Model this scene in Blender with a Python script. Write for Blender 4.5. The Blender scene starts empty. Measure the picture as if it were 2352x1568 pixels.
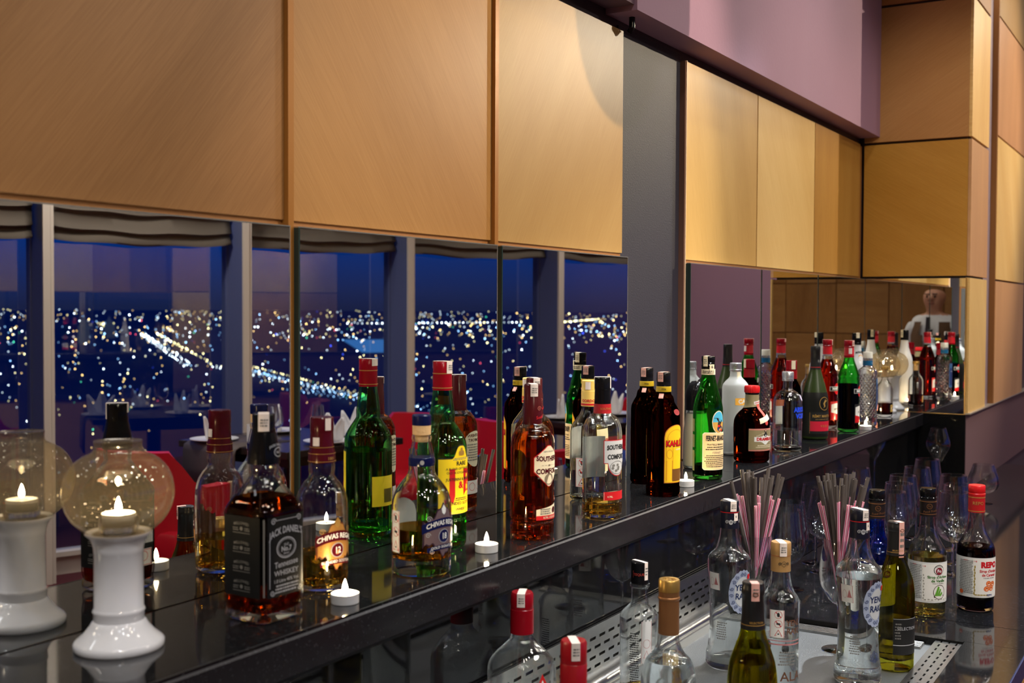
import bpy, bmesh, math, random
from mathutils import Vector, Matrix
PI = math.pi
rnd = random.Random(7)
SC = bpy.context.scene
COL = SC.collection

# ------------------------------------------------------------------ camera
LZ, CZ, TZ = 1.03, 0.73, 0.715          # shelf top, counter top, drip tray
cam_d = bpy.data.cameras.new('camera')
cam = bpy.data.objects.new('camera', cam_d); COL.objects.link(cam)
f_px, yaw, pit, rol = 2626.8, 0.5479, 0.0293, 0.0044
F = Vector((math.cos(yaw)*math.cos(pit), math.sin(yaw)*math.cos(pit), -math.sin(pit)))
R = Vector((math.sin(yaw), -math.cos(yaw), 0)); U = R.cross(F)
R, U = R*math.cos(rol)+U*math.sin(rol), U*math.cos(rol)-R*math.sin(rol)
M = Matrix((R, U, -F)).transposed().to_4x4(); M.translation = Vector((0, -1.178, 1.43))
cam.matrix_world = M
cam_d.sensor_width = 36; cam_d.lens = 36*f_px/2352
cam_d.clip_start = 0.02; cam_d.clip_end = 40000
cam_d.dof.use_dof = True; cam_d.dof.focus_distance = 2.45; cam_d.dof.aperture_fstop = 6.3
SC.camera = cam

# ------------------------------------------------------------------ colour, world, lights, exposure
def lin(c):
    c = c/255.0
    return c/12.92 if c <= 0.04045 else ((c+0.055)/1.055)**2.4
def rgb(r, g, b): return (lin(r), lin(g), lin(b), 1)

SC.view_settings.view_transform = 'Standard'; SC.view_settings.look = 'None'
SC.view_settings.exposure = 0.0; SC.view_settings.gamma = 1.0
SC.view_settings.use_curve_mapping = False
cy = SC.cycles
cy.max_bounces = 18; cy.transmission_bounces = 18; cy.glossy_bounces = 8; cy.diffuse_bounces = 3
cy.transparent_max_bounces = 24; cy.caustics_refractive = False; cy.caustics_reflective = True
cy.sample_clamp_indirect = 10.0; cy.use_denoising = True

W = bpy.data.worlds.new('dusk'); SC.world = W; W.use_nodes = True
nt = W.node_tree; nt.nodes.clear()
tc = nt.nodes.new('ShaderNodeTexCoord'); sx = nt.nodes.new('ShaderNodeSeparateXYZ')
rp = nt.nodes.new('ShaderNodeValToRGB'); bg = nt.nodes.new('ShaderNodeBackground'); ow = nt.nodes.new('ShaderNodeOutputWorld')
nt.links.new(tc.outputs['Generated'], sx.inputs[0]); nt.links.new(sx.outputs['Z'], rp.inputs[0])
nt.links.new(rp.outputs[0], bg.inputs[0]); nt.links.new(bg.outputs[0], ow.inputs[0])
e = rp.color_ramp.elements
e[0].position = 0.0; e[0].color = rgb(24, 34, 72)
e[1].position = 1.0; e[1].color = rgb(4, 34, 120)
for p, c in ((0.012, (26, 40, 86)), (0.05, (2, 48, 122)), (0.12, (0, 64, 156)), (0.4, (0, 60, 165))):
    q = e.new(p); q.color = rgb(*c)
bg.inputs[1].default_value = 1.25

def light(name, kind, loc, energy, color, size=0.05, target=None, angle=60, blend=0.4):
    l = bpy.data.lights.new(name, kind); l.energy = energy; l.color = color
    o = bpy.data.objects.new(name, l); o.location = loc; COL.objects.link(o)
    if kind == 'AREA': l.size = size
    else: l.shadow_soft_size = size
    if kind == 'SPOT': l.spot_size = math.radians(angle); l.spot_blend = blend
    if target: o.rotation_euler = (Vector(target)-Vector(loc)).to_track_quat('-Z', 'Y').to_euler()
    return o
WARM = (1.0, 0.83, 0.60); NEUT = (1.0, 0.91, 0.80); COOL = (0.93, 0.97, 1.0)
light('downlight_key', 'SPOT', (2.7, -2.4, 3.10), 240, WARM, 0.010, (2.20, 0.0, 1.80), 40, 0.5)
light('downlight_wall_left', 'SPOT', (1.5, -1.75, 3.12), 10, WARM, 0.05, (1.3, 0.0, 1.40), 64, 0.9)
light('downlight_wall_right', 'SPOT', (3.5, -2.0, 3.12), 52, WARM, 0.05, (3.7, 0.0, 1.75), 40, 0.8)
light('fill_return', 'SPOT', (2.7, -1.5, 3.05), 44, WARM, 0.05, (4.64, -0.2, 1.95), 30, 0.8)  # added fill, brightens the panels facing left on the return wall
light('downlight_corner', 'SPOT', (6.2, -2.2, 3.05), 225, WARM, 0.02, (4.5, -0.1, 2.0), 66, 0.6)
for i_, (x, y) in enumerate(((1.75, -0.95), (2.35, -0.70), (2.95, -1.05), (3.55, -0.70), (4.15, -0.95))):
    light('downlight_counter', 'SPOT', (x, y, 3.15), 80, COOL, 0.10, (x, -0.50, 0.73), 46, 0.7)
light('downlight_tray', 'SPOT', (3.95, -0.42, 3.12), 240, COOL, 0.03, (2.3, -0.52, 0.80), 40, 0.5)
for i_ in range(9):
    light('sparkle_spot', 'SPOT', (2.5+0.30*i_, -0.42-0.22*(i_ % 2), 3.12), 16, COOL, 0.05, (2.5+0.27*i_, -0.45, 0.73), 44, 0.6)  # extra spots added to put more sparkle on the glasses
light('downlight_front', 'SPOT', (1.35, -2.75, 2.95), 210, NEUT, 0.09, (2.55, -0.55, 0.85), 40, 0.6)
light('downlight_lamp', 'SPOT', (-0.2, -1.5, 3.1), 80, COOL, 0.08, (0.9, -0.1, 1.1), 46, 0.6)
light('room_glow', 'AREA', (3.6, -3.1, 3.12), 34, NEUT, 0.35, (3.6, -3.1, 0))
light('room_glow_left', 'AREA', (-0.8, -2.9, 3.12), 30, WARM, 0.35, (-0.8, -2.9, 0))
light('room_glow_end', 'AREA', (6.9, -1.5, 3.12), 26, NEUT, 0.35, (6.9, -1.5, 0))
k = 0
for x in (-0.8, 0.3, 1.2, 2.1, 3.0, 3.9, 4.8, 6.2):
    for y in (-0.5, -1.3, -2.2, -3.2):
        k += 1
        px_, py_ = x+0.2*math.sin(k*2.3), y+0.15*math.cos(k*1.7)
        light('ceiling_halogen', 'SPOT', (px_, py_, 3.14), 9.5, NEUT if k % 3 else COOL, 0.045, (px_, py_, 0), 125, 0.5)

# ------------------------------------------------------------------ materials
MATS = {}
def nodes(name):
    m = bpy.data.materials.new(name); m.use_nodes = True
    t = m.node_tree; t.nodes.clear()
    return m, t, t.nodes.new('ShaderNodeOutputMaterial')
def P(name, col=(0.8, 0.8, 0.8, 1), rough=0.5, metal=0.0, spec=0.5, trans=0.0, ior=1.45, coat=0.0, emit=None, es=0.0, sheen=0.0, bump=None, sss=0.0):
    if name in MATS: return MATS[name]
    m, t, out = nodes(name)
    b = t.nodes.new('ShaderNodeBsdfPrincipled'); t.links.new(b.outputs[0], out.inputs[0])
    b.inputs['Base Color'].default_value = col; b.inputs['Roughness'].default_value = rough
    b.inputs['Metallic'].default_value = metal; b.inputs['Specular IOR Level'].default_value = spec
    b.inputs['Transmission Weight'].default_value = trans; b.inputs['IOR'].default_value = ior
    b.inputs['Coat Weight'].default_value = coat; b.inputs['Sheen Weight'].default_value = sheen
    if emit: b.inputs['Emission Color'].default_value = emit; b.inputs['Emission Strength'].default_value = es
    if sss: b.inputs['Subsurface Weight'].default_value = sss
    # faint procedural variation so nothing is perfectly flat
    tcn = t.nodes.new('ShaderNodeTexCoord'); n = t.nodes.new('ShaderNodeTexNoise')
    n.inputs['Scale'].default_value = bump[0] if bump else 60
    t.links.new(tcn.outputs['Object'], n.inputs['Vector'])
    if bump:
        bn = t.nodes.new('ShaderNodeBump'); bn.inputs['Strength'].default_value = bump[1]; bn.inputs['Distance'].default_value = 0.002
        t.links.new(n.outputs['Fac'], bn.inputs['Height']); t.links.new(bn.outputs[0], b.inputs['Normal'])
    elif trans == 0:
        mr = t.nodes.new('ShaderNodeMapRange'); mr.inputs['To Min'].default_value = max(0.0, rough-0.04); mr.inputs['To Max'].default_value = rough+0.04
        t.links.new(n.outputs['Fac'], mr.inputs['Value']); t.links.new(mr.outputs[0], b.inputs['Roughness'])
    MATS[name] = m
    return m
def GL(name, col, ior=1.5, rough=0.0):
    if name in MATS: return MATS[name]
    m, t, out = nodes(name)
    g = t.nodes.new('ShaderNodeBsdfGlass'); g.inputs['Color'].default_value = (*col, 1); g.inputs['IOR'].default_value = ior; g.inputs['Roughness'].default_value = rough
    t.links.new(g.outputs[0], out.inputs[0]); MATS[name] = m
    return m
def GLW(name, col, r0=0.045, lo=0.30, hi=0.80):
    """bottle wall: looked at square on it is a thin tinted sheet, towards its outline it bends light like thick glass"""
    if name in MATS: return MATS[name]
    m, t, out = nodes(name)
    L = t.links.new
    g = t.nodes.new('ShaderNodeBsdfGlass'); g.inputs['Color'].default_value = (*col, 1); g.inputs['IOR'].default_value = 1.5; g.inputs['Roughness'].default_value = 0.0
    tr = t.nodes.new('ShaderNodeBsdfTransparent'); tr.inputs[0].default_value = (*col, 1)
    gl = t.nodes.new('ShaderNodeBsdfGlossy'); gl.inputs['Roughness'].default_value = 0.0
    lw = t.nodes.new('ShaderNodeLayerWeight'); lw.inputs['Blend'].default_value = 0.5
    mr = t.nodes.new('ShaderNodeMapRange'); mr.interpolation_type = 'SMOOTHSTEP'; mr.inputs['From Min'].default_value = lo; mr.inputs['From Max'].default_value = hi
    L(lw.outputs['Facing'], mr.inputs['Value'])
    a = t.nodes.new('ShaderNodeMixShader'); a.inputs[0].default_value = r0; L(tr.outputs[0], a.inputs[1]); L(gl.outputs[0], a.inputs[2])
    b = t.nodes.new('ShaderNodeMixShader'); L(mr.outputs[0], b.inputs[0]); L(a.outputs[0], b.inputs[1]); L(g.outputs[0], b.inputs[2])
    L(b.outputs[0], out.inputs[0]); MATS[name] = m
    return m
def THIN(name, tint, r0=0.04, rough=0.0, haze=0.0):
    """thin pane: tinted see-through plus Fresnel reflection"""
    if name in MATS: return MATS[name]
    m, t, out = nodes(name)
    tr = t.nodes.new('ShaderNodeBsdfTransparent'); tr.inputs[0].default_value = (*tint, 1)
    gl = t.nodes.new('ShaderNodeBsdfGlossy'); gl.inputs['Roughness'].default_value = rough
    lw = t.nodes.new('ShaderNodeLayerWeight'); lw.inputs['Blend'].default_value = 0.5
    pw = t.nodes.new('ShaderNodeMath'); pw.operation = 'POWER'; pw.inputs[1].default_value = 5.0
    fr = t.nodes.new('ShaderNodeMath'); fr.operation = 'MULTIPLY_ADD'; fr.inputs[1].default_value = 0.85-r0; fr.inputs[2].default_value = r0
    t.links.new(lw.outputs['Facing'], pw.inputs[0]); t.links.new(pw.outputs[0], fr.inputs[0])
    mx = t.nodes.new('ShaderNodeMixShader')
    t.links.new(fr.outputs[0], mx.inputs[0]); t.links.new(tr.outputs[0], mx.inputs[1]); t.links.new(gl.outputs[0], mx.inputs[2])
    last = mx
    if haze:                                            # dust and film on the glass scatter a little light
        df = t.nodes.new('ShaderNodeBsdfTranslucent'); df.inputs[0].default_value = (0.75, 0.66, 0.52, 1)
        d2 = t.nodes.new('ShaderNodeBsdfDiffuse'); d2.inputs[0].default_value = (0.75, 0.66, 0.52, 1)
        ad_ = t.nodes.new('ShaderNodeMixShader'); ad_.inputs[0].default_value = 0.5; t.links.new(df.outputs[0], ad_.inputs[1]); t.links.new(d2.outputs[0], ad_.inputs[2])
        last = t.nodes.new('ShaderNodeMixShader'); last.inputs[0].default_value = haze
        t.links.new(mx.outputs[0], last.inputs[1]); t.links.new(ad_.outputs[0], last.inputs[2])
    t.links.new(last.outputs[0], out.inputs[0]); MATS[name] = m
    return m
def EM(name, col, s, sample=True):
    if name in MATS: return MATS[name]
    m, t, out = nodes(name)
    e_ = t.nodes.new('ShaderNodeEmission'); e_.inputs[0].default_value = col; e_.inputs[1].default_value = s
    t.links.new(e_.outputs[0], out.inputs[0])
    if not sample: m.cycles.emission_sampling = 'NONE'
    MATS[name] = m
    return m
def WOOD(name, a, b, ang, axis='Y', rough=0.38):
    """birch veneer: fine stretched grain at an angle in the panel's plane"""
    if name in MATS: return MATS[name]
    m, t, out = nodes(name)
    bs = t.nodes.new('ShaderNodeBsdfPrincipled'); t.links.new(bs.outputs[0], out.inputs[0])
    tcn = t.nodes.new('ShaderNodeTexCoord'); oi = t.nodes.new('ShaderNodeObjectInfo')
    ad = t.nodes.new('ShaderNodeVectorMath'); ad.operation = 'ADD'
    sc_ = t.nodes.new('ShaderNodeVectorMath'); sc_.operation = 'SCALE'; sc_.inputs['Scale'].default_value = 7.0
    t.links.new(oi.outputs['Random'], sc_.inputs[0]); t.links.new(tcn.outputs['Object'], ad.inputs[0]); t.links.new(sc_.outputs[0], ad.inputs[1])
    def mapped(scale):
        r0 = t.nodes.new('ShaderNodeMapping')
        r0.inputs['Rotation'].default_value = (0, math.radians(ang), 0) if axis == 'Y' else (math.radians(ang), 0, 0)
        mp = t.nodes.new('ShaderNodeMapping'); mp.inputs['Scale'].default_value = scale
        t.links.new(ad.outputs[0], r0.inputs[0]); t.links.new(r0.outputs[0], mp.inputs[0])
        return mp
    n1 = t.nodes.new('ShaderNodeTexNoise'); n1.inputs['Scale'].default_value = 1.0; n1.inputs['Detail'].default_value = 4
    n2 = t.nodes.new('ShaderNodeTexNoise'); n2.inputs['Scale'].default_value = 1.0; n2.inputs['Detail'].default_value = 2
    t.links.new(mapped((14, 14, 620)).outputs[0], n1.inputs['Vector']); t.links.new(mapped((1.2, 1.2, 9)).outputs[0], n2.inputs['Vector'])
    av = t.nodes.new('ShaderNodeMath'); av.operation = 'MULTIPLY_ADD'; av.inputs[1].default_value = 0.55
    hf = t.nodes.new('ShaderNodeMath'); hf.operation = 'MULTIPLY'; hf.inputs[1].default_value = 0.45
    t.links.new(n2.outputs['Fac'], hf.inputs[0]); t.links.new(n1.outputs['Fac'], av.inputs[0]); t.links.new(hf.outputs[0], av.inputs[2])
    cr = t.nodes.new('ShaderNodeValToRGB'); cr.color_ramp.elements[0].position = 0.33; cr.color_ramp.elements[1].position = 0.67
    cr.color_ramp.elements[0].color = a; cr.color_ramp.elements[1].color = b
    t.links.new(av.outputs[0], cr.inputs[0]); t.links.new(cr.outputs[0], bs.inputs['Base Color'])
    bn = t.nodes.new('ShaderNodeBump'); bn.inputs['Strength'].default_value = 0.08; bn.inputs['Distance'].default_value = 0.001
    t.links.new(n1.outputs['Fac'], bn.inputs['Height']); t.links.new(bn.outputs[0], bs.inputs['Normal'])
    bs.inputs['Roughness'].default_value = rough; bs.inputs['Specular IOR Level'].default_value = 0.35
    MATS[name] = m
    return m
def GRANITE(name, base, fleck, rough=0.06):
    m, t, out = nodes(name)
    bs = t.nodes.new('ShaderNodeBsdfPrincipled'); t.links.new(bs.outputs[0], out.inputs[0])
    tcn = t.nodes.new('ShaderNodeTexCoord'); v = t.nodes.new('ShaderNodeTexVoronoi'); v.inputs['Scale'].default_value = 420
    n = t.nodes.new('ShaderNodeTexNoise'); n.inputs['Scale'].default_value = 260; n.inputs['Detail'].default_value = 3
    t.links.new(tcn.outputs['Object'], v.inputs['Vector']); t.links.new(tcn.outputs['Object'], n.inputs['Vector'])
    sp = t.nodes.new('ShaderNodeSeparateColor'); t.links.new(v.outputs['Color'], sp.inputs[0])
    cr = t.nodes.new('ShaderNodeValToRGB'); cr.color_ramp.elements[0].position = 0.90; cr.color_ramp.elements[0].color = (0, 0, 0, 1)
    cr.color_ramp.elements[1].position = 1.0; cr.color_ramp.elements[1].color = (1, 1, 1, 1)
    t.links.new(sp.outputs[0], cr.inputs[0])
    mu = t.nodes.new('ShaderNodeMath'); mu.operation = 'MULTIPLY'; t.links.new(cr.outputs[0], mu.inputs[0]); t.links.new(n.outputs['Fac'], mu.inputs[1])
    mx = t.nodes.new('ShaderNodeMix'); mx.data_type = 'RGBA'
    mx.inputs[6].default_value = base; mx.inputs[7].default_value = fleck
    t.links.new(mu.outputs[0], mx.inputs[0]); t.links.new(mx.outputs[2], bs.inputs['Base Color'])
    bs.inputs['Roughness'].default_value = rough; bs.inputs['Specular IOR Level'].default_value = 0.36
    return m

granite = GRANITE('polished black granite', (0.008, 0.008, 0.009, 1), (0.055, 0.056, 0.06, 1))
granite_edge = GRANITE('honed granite edge', (0.024, 0.022, 0.026, 1), (0.09, 0.09, 0.10, 1), 0.38)
granite_front = GRANITE('honed granite front', (0.012, 0.011, 0.013, 1), (0.045, 0.045, 0.05, 1), 0.22)
black_glass = P('back painted black glass', (0.006, 0.006, 0.007, 1), 0.03, spec=0.6)
black_panel = P('black lacquer', (0.006, 0.006, 0.006, 1), 0.08)
mirror_m = P('silvered mirror', (0.80, 0.81, 0.80, 1), 0.0, metal=1.0)
_n = mirror_m.node_tree.nodes
for nd in list(_n):
    if nd.type == 'MAP_RANGE': _n.remove(nd)
mirror_edge = P('mirror edge', (0.02, 0.035, 0.03, 1), 0.1)
brass = P('brass edge trim', (0.62, 0.42, 0.16, 1), 0.3, metal=0.8)
wood_back = P('brown veneer reveal', rgb(150, 98, 48), 0.5)
wood_side = P('dark panel side', rgb(112, 78, 66), 0.5)
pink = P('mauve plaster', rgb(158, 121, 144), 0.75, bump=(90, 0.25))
plum = P('shadowed mauve plaster', rgb(112, 84, 96), 0.7, bump=(90, 0.2))
plum_low = P('plum lower wall', rgb(106, 80, 84), 0.55, bump=(90, 0.1))
slate = P('slate grey paint', rgb(36, 35, 47), 0.5, bump=(300, 0.25))
shadow_gap = P('shadow gap paint', rgb(70, 60, 66), 0.5)
steel = P('brushed steel', (0.52, 0.52, 0.51, 1), 0.26, metal=1.0, bump=(500, 0.05))
tray_m = P('hammered steel tray', (0.20, 0.21, 0.215, 1), 0.42, metal=0.85, bump=(420, 0.5))
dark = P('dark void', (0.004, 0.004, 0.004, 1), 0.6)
alu = P('aluminium cup', (0.72, 0.72, 0.73, 1), 0.35, metal=0.35)
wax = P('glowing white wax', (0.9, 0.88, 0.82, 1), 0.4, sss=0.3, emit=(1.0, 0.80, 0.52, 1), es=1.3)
flame_m = EM('flame', (1.0, 0.74, 0.40, 1), 700)
ceramic = P('white glazed ceramic', (0.72, 0.71, 0.74, 1), 0.12, coat=0.4)
globe_m = THIN('smoked globe glass', (0.84, 0.77, 0.64), 0.08, haze=0.035)
thin_glass = THIN('fine drinking glass', (0.97, 0.975, 0.98), 0.05)
clear = GLW('clear glass', (0.975, 0.985, 0.98))
glass_stem = GL('glass stem', (0.97, 0.98, 0.98))
black_plastic = P('black plastic', (0.005, 0.005, 0.006, 1), 0.14, spec=0.4)
white_paper = P('white paper', rgb(222, 220, 214), 0.6)
cream_paper = P('cream paper', rgb(226, 212, 180), 0.6)
pinkish_strip = P('pink duty strip', rgb(214, 160, 148), 0.6)
white_strip = P('white duty strip', rgb(222, 208, 200), 0.55)
ink_black = P('black ink', (0.012, 0.012, 0.012, 1), 0.5)
ink_grey = P('grey ink', rgb(110, 108, 104), 0.5)
ink_white = P('white ink', rgb(225, 225, 222), 0.5)
ink_red = P('red ink', rgb(190, 22, 28), 0.45)
ink_gold = P('gold ink', rgb(196, 154, 80), 0.35, metal=0.5)
ink_silver = P('silver ink', rgb(190, 192, 196), 0.35, metal=0.4)
ink_blue = P('blue ink', rgb(28, 44, 110), 0.45)
ink_green = P('green ink', rgb(54, 110, 40), 0.5)
red_cap = P('red cap', rgb(140, 10, 24), 0.18)
bright_red = P('bright red plastic', rgb(205, 26, 30), 0.3)
maroon = P('maroon foil', rgb(74, 12, 22), 0.18)
gold_foil = P('gold foil', rgb(184, 146, 78), 0.32, metal=0.75)
copper_foil = P('copper foil', rgb(150, 104, 66), 0.35, metal=0.6)
silver_cap = P('silver cap', rgb(196, 198, 202), 0.28, metal=0.85)
yellow = P('yellow label', rgb(238, 206, 26), 0.5)
navy = P('navy foil', rgb(16, 24, 70), 0.2)
cork = P('cork', rgb(226, 184, 130), 0.8, bump=(160, 0.6))

# ------------------------------------------------------------------ mesh helpers
def mesh_obj(name, verts, faces, mats, parent=None, loc=None, rz=0.0, smooth=False, mi=None, ang=40):
    me = bpy.data.meshes.new(name)
    me.from_pydata([tuple(v) for v in verts], [], faces)
    if not isinstance(mats, (list, tuple)): mats = [mats]
    for m in mats: me.materials.append(m)
    if mi: me.polygons.foreach_set('material_index', mi)
    bm = bmesh.new(); bm.from_mesh(me); bmesh.ops.recalc_face_normals(bm, faces=bm.faces); bm.to_mesh(me); bm.free()
    if smooth:
        me.polygons.foreach_set('use_smooth', [True]*len(me.polygons)); me.set_sharp_from_angle(angle=math.radians(ang))
    me.update()
    o = bpy.data.objects.new(name, me); COL.objects.link(o)
    if parent is not None: o.parent = parent
    if loc is not None: o.location = loc
    o.rotation_euler.z = rz
    return o
def tag(o, label=None, cat=None, group=None, kind=None):
    if label: o['label'] = label
    if cat: o['category'] = cat
    if group: o['group'] = group
    if kind: o['kind'] = kind
    return o
def thing(name, label, cat, loc, rz=0.0, group=None):
    o = bpy.data.objects.new(name, None); COL.objects.link(o); o.empty_display_size = 0.05
    o.location = loc; o.rotation_euler.z = rz
    return tag(o, label, cat, group)
class MB:
    """collects boxes and tubes into one mesh"""
    def __init__(s): s.v = []; s.f = []; s.m = []
    def add(s, v, f, mi=0):
        n = len(s.v); s.v += [tuple(q) for q in v]; s.f += [tuple(i+n for i in q) for q in f]; s.m += [mi]*len(f)
        return s
    def box(s, a, b, mi=0, bev=0.0, Mx=None):
        (x0, y0, z0), (x1, y1, z1) = a, b
        if bev <= 0:
            v = [(x0, y0, z0), (x1, y0, z0), (x1, y1, z0), (x0, y1, z0), (x0, y0, z1), (x1, y0, z1), (x1, y1, z1), (x0, y1, z1)]
            f = [(0, 3, 2, 1), (4, 5, 6, 7), (0, 1, 5, 4), (1, 2, 6, 5), (2, 3, 7, 6), (3, 0, 4, 7)]
        else:
            bm = bmesh.new(); bmesh.ops.create_cube(bm, size=1)
            for q in bm.verts: q.co = Vector(((x0+x1)/2+q.co.x*(x1-x0), (y0+y1)/2+q.co.y*(y1-y0), (z0+z1)/2+q.co.z*(z1-z0)))
            bmesh.ops.bevel(bm, geom=bm.edges[:], offset=bev, segments=2, affect='EDGES', profile=0.5)
            bm.verts.index_update(); v = [q.co.copy() for q in bm.verts]; f = [tuple(w.index for w in p.verts) for p in bm.faces]; bm.free()
        if Mx is not None: v = [Mx @ Vector(q) for q in v]
        return s.add(v, f, mi)
    def tube(s, pts, r, n=10, mi=0, cap=True):
        pts = [Vector(p) for p in pts]; rs = r if isinstance(r, (list, tuple)) else [r]*len(pts)
        v = []; f = []; up = Vector((0, 0, 1))
        for i, p in enumerate(pts):
            d = (pts[min(i+1, len(pts)-1)]-pts[max(i-1, 0)]).normalized()
            a = d.cross(up if abs(d.z) < 0.95 else Vector((1, 0, 0))).normalized(); b = a.cross(d)
            for j in range(n):
                t = 2*PI*j/n; v.append(p+(a*math.cos(t)+b*math.sin(t))*rs[i])
        for i in range(len(pts)-1):
            for j in range(n):
                f.append((i*n+j, i*n+(j+1) % n, (i+1)*n+(j+1) % n, (i+1)*n+j))
        if cap: f.append(tuple(range(n-1, -1, -1))); f.append(tuple((len(pts)-1)*n+j for j in range(n)))
        return s.add(v, f, mi)
    def lathe(s, prof, n=32, mi=0, c=(0, 0, 0)):
        v, f = lathe_data(prof, n); return s.add([(q[0]+c[0], q[1]+c[1], q[2]+c[2]) for q in v], f, mi)
    def build(s, name, mats, parent=None, loc=None, rz=0.0, smooth=False, ang=40):
        return mesh_obj(name, s.v, s.f, mats, parent, loc, rz, smooth, s.m, ang)
def box(name, a, b, mat, parent=None, bev=0.0, loc=None, smooth=False):
    return MB().box(a, b, 0, bev).build(name, mat, parent, loc, smooth=smooth)
def lathe_data(prof, n=32, shape=None):
    """prof: (r, z) list; r == 0 becomes a pole; shape(theta, r, z) -> (x, y)"""
    v = []; rings = []
    for r, z in prof:
        if r <= 1e-6: rings.append([len(v)]); v.append((0, 0, z))
        else:
            ring = []
            for j in range(n):
                t = 2*PI*j/n
                x, y = shape(t, r, z) if shape else (r*math.cos(t), r*math.sin(t))
                ring.append(len(v)); v.append((x, y, z))
            rings.append(ring)
    f = []
    for a, b in zip(rings, rings[1:]):
        if len(a) == 1 and len(b) == 1: continue
        for j in range(n):
            q = (j+1) % n
            if len(a) == 1: f.append((a[0], b[q], b[j]))
            elif len(b) == 1: f.append((a[j], a[q], b[0]))
            else: f.append((a[j], a[q], b[q], b[j]))
    if len(rings[0]) > 1 and len(rings[-1]) > 1:
        f.append(tuple(reversed(rings[0]))); f.append(tuple(rings[-1]))
    return v, f
def lathe(name, prof, mat, parent=None, n=32, loc=None, shape=None, ang=35):
    v, f = lathe_data(prof, n, shape)
    return mesh_obj(name, v, f, mat, parent, loc, smooth=True, ang=ang)
def pchip(pts, per=5):
    """monotone smooth curve through (z, r) control points"""
    z = [p[0] for p in pts]; r = [p[1] for p in pts]; n = len(pts)
    h = [z[i+1]-z[i] for i in range(n-1)]; d = [(r[i+1]-r[i])/h[i] for i in range(n-1)]
    m = [0.0]*n; m[0] = d[0]; m[-1] = d[-1]
    for i in range(1, n-1):
        if d[i-1]*d[i] > 0:
            w1 = 2*h[i]+h[i-1]; w2 = h[i]+2*h[i-1]; m[i] = (w1+w2)/(w1/d[i-1]+w2/d[i])
    out = []
    for i in range(n-1):
        k_ = 1 if abs(d[i]) < 1e-9 else per
        for j in range(k_):
            t = j/k_; t2 = t*t; t3 = t2*t
            out.append((z[i]+t*h[i], r[i]*(2*t3-3*t2+1)+h[i]*m[i]*(t3-2*t2+t)+r[i+1]*(-2*t3+3*t2)+h[i]*m[i+1]*(t3-t2)))
    out.append((z[-1], r[-1]))
    return out
class Sec:
    """cross-section of a bottle: round, rounded-square (n > 2) or oval (ky < 1), optional flutes"""
    def __init__(s, ctrl, n=None, ky=1.0, flute=0, per=5):
        s.d = pchip(ctrl, per); s.nfun = n; s.ky = ky; s.flute = flute; s.H = ctrl[-1][0]
    def r(s, z):
        d = s.d
        if z <= d[0][0]: return d[0][1]
        for (a, ra), (b, rb) in zip(d, d[1:]):
            if z <= b: return ra+(rb-ra)*(z-a)/max(b-a, 1e-9)
        return d[-1][1]
    def n(s, z): return s.nfun(z) if s.nfun else 2.0
    def shape(s, t, r, z):
        n = s.n(z); c, q = math.cos(t), math.sin(t)
        k_ = 1.0 if n <= 2.01 else (abs(c)**n+abs(q)**n)**(-1.0/n)
        if s.flute and z > 0.02: k_ *= 1+0.012*math.cos(s.flute*t)
        return r*k_*c, r*k_*q*s.ky
    def pt(s, sx, z, az=0.0, eps=0.0005):
        n = s.n(z); r = s.r(z)
        if n > 3:
            x = max(-r*0.999, min(r*0.999, sx)); y = -((r**n-abs(x)**n)**(1.0/n))-eps
            c, q = math.cos(az), math.sin(az); return (x*c-y*q, x*q+y*c, z)
        if s.flute: r *= 1.012
        a = az+sx/r
        return ((r+eps)*math.sin(a), -(r+eps)*math.cos(a)*s.ky, z)

def glass_body(sec, mat, parent, t=0.0028, tb=0.006, n=40, name='glass_body'):
    d = sec.d
    prof = [(0, 0.0015), (d[0][1]*0.8, 0.0008)]+[(r, z) for z, r in d]
    inner = [(max(r-t, 0.004), max(z, tb)) for z, r in d if z > tb]
    prof += list(reversed(inner))
    rb = max(sec.r(tb)-t, 0.004)
    prof += [(rb*0.9, tb), (0, tb+0.002)]
    return lathe(name, prof, mat, parent, n, shape=sec.shape)
def solid_body(sec, mat, parent, n=40, name='glass_body', z0=0.0, z1=None):
    z1 = z1 or sec.H
    prof = [(0, z0), (sec.r(z0)*0.92, z0)]+[(r, z) for z, r in sec.d if z0 < z < z1]+[(sec.r(z1), z1), (0, z1)]
    return lathe(name, prof, mat, parent, n, shape=sec.shape)
def liquid(sec, level, mat, parent, t=0.0028, tb=0.006, n=40):
    off = -t+0.0005
    prof = [(0, tb+0.0012), ((sec.r(tb)+off)*0.88, tb-0.0004)]
    prof += [(max(sec.r(z)+off, 0.003), z) for z in [tb+0.002]+[q for q, _ in sec.d if tb+0.003 < q < level-0.001]+[level]]
    prof += [(0, level)]
    return lathe('liquid', prof, mat, parent, n, shape=sec.shape)
def cap(name, prof, mat, parent, n=32, ribs=0, z=0):
    sh = None
    if ribs: sh = lambda t, r, z_: ((r*(1+0.025*math.cos(ribs*t)))*math.cos(t), (r*(1+0.025*math.cos(ribs*t)))*math.sin(t))
    return lathe(name, [(r, z_+z) for r, z_ in prof], mat, parent, n if not ribs else ribs*4, shape=sh)
def capprof(z0, z1, r0, r1=None, bev=0.0012):
    r1 = r1 or r0
    return [(0, z0), (r0, z0), (r1, z1-bev), (r1-bev, z1), (0, z1)]
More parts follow.
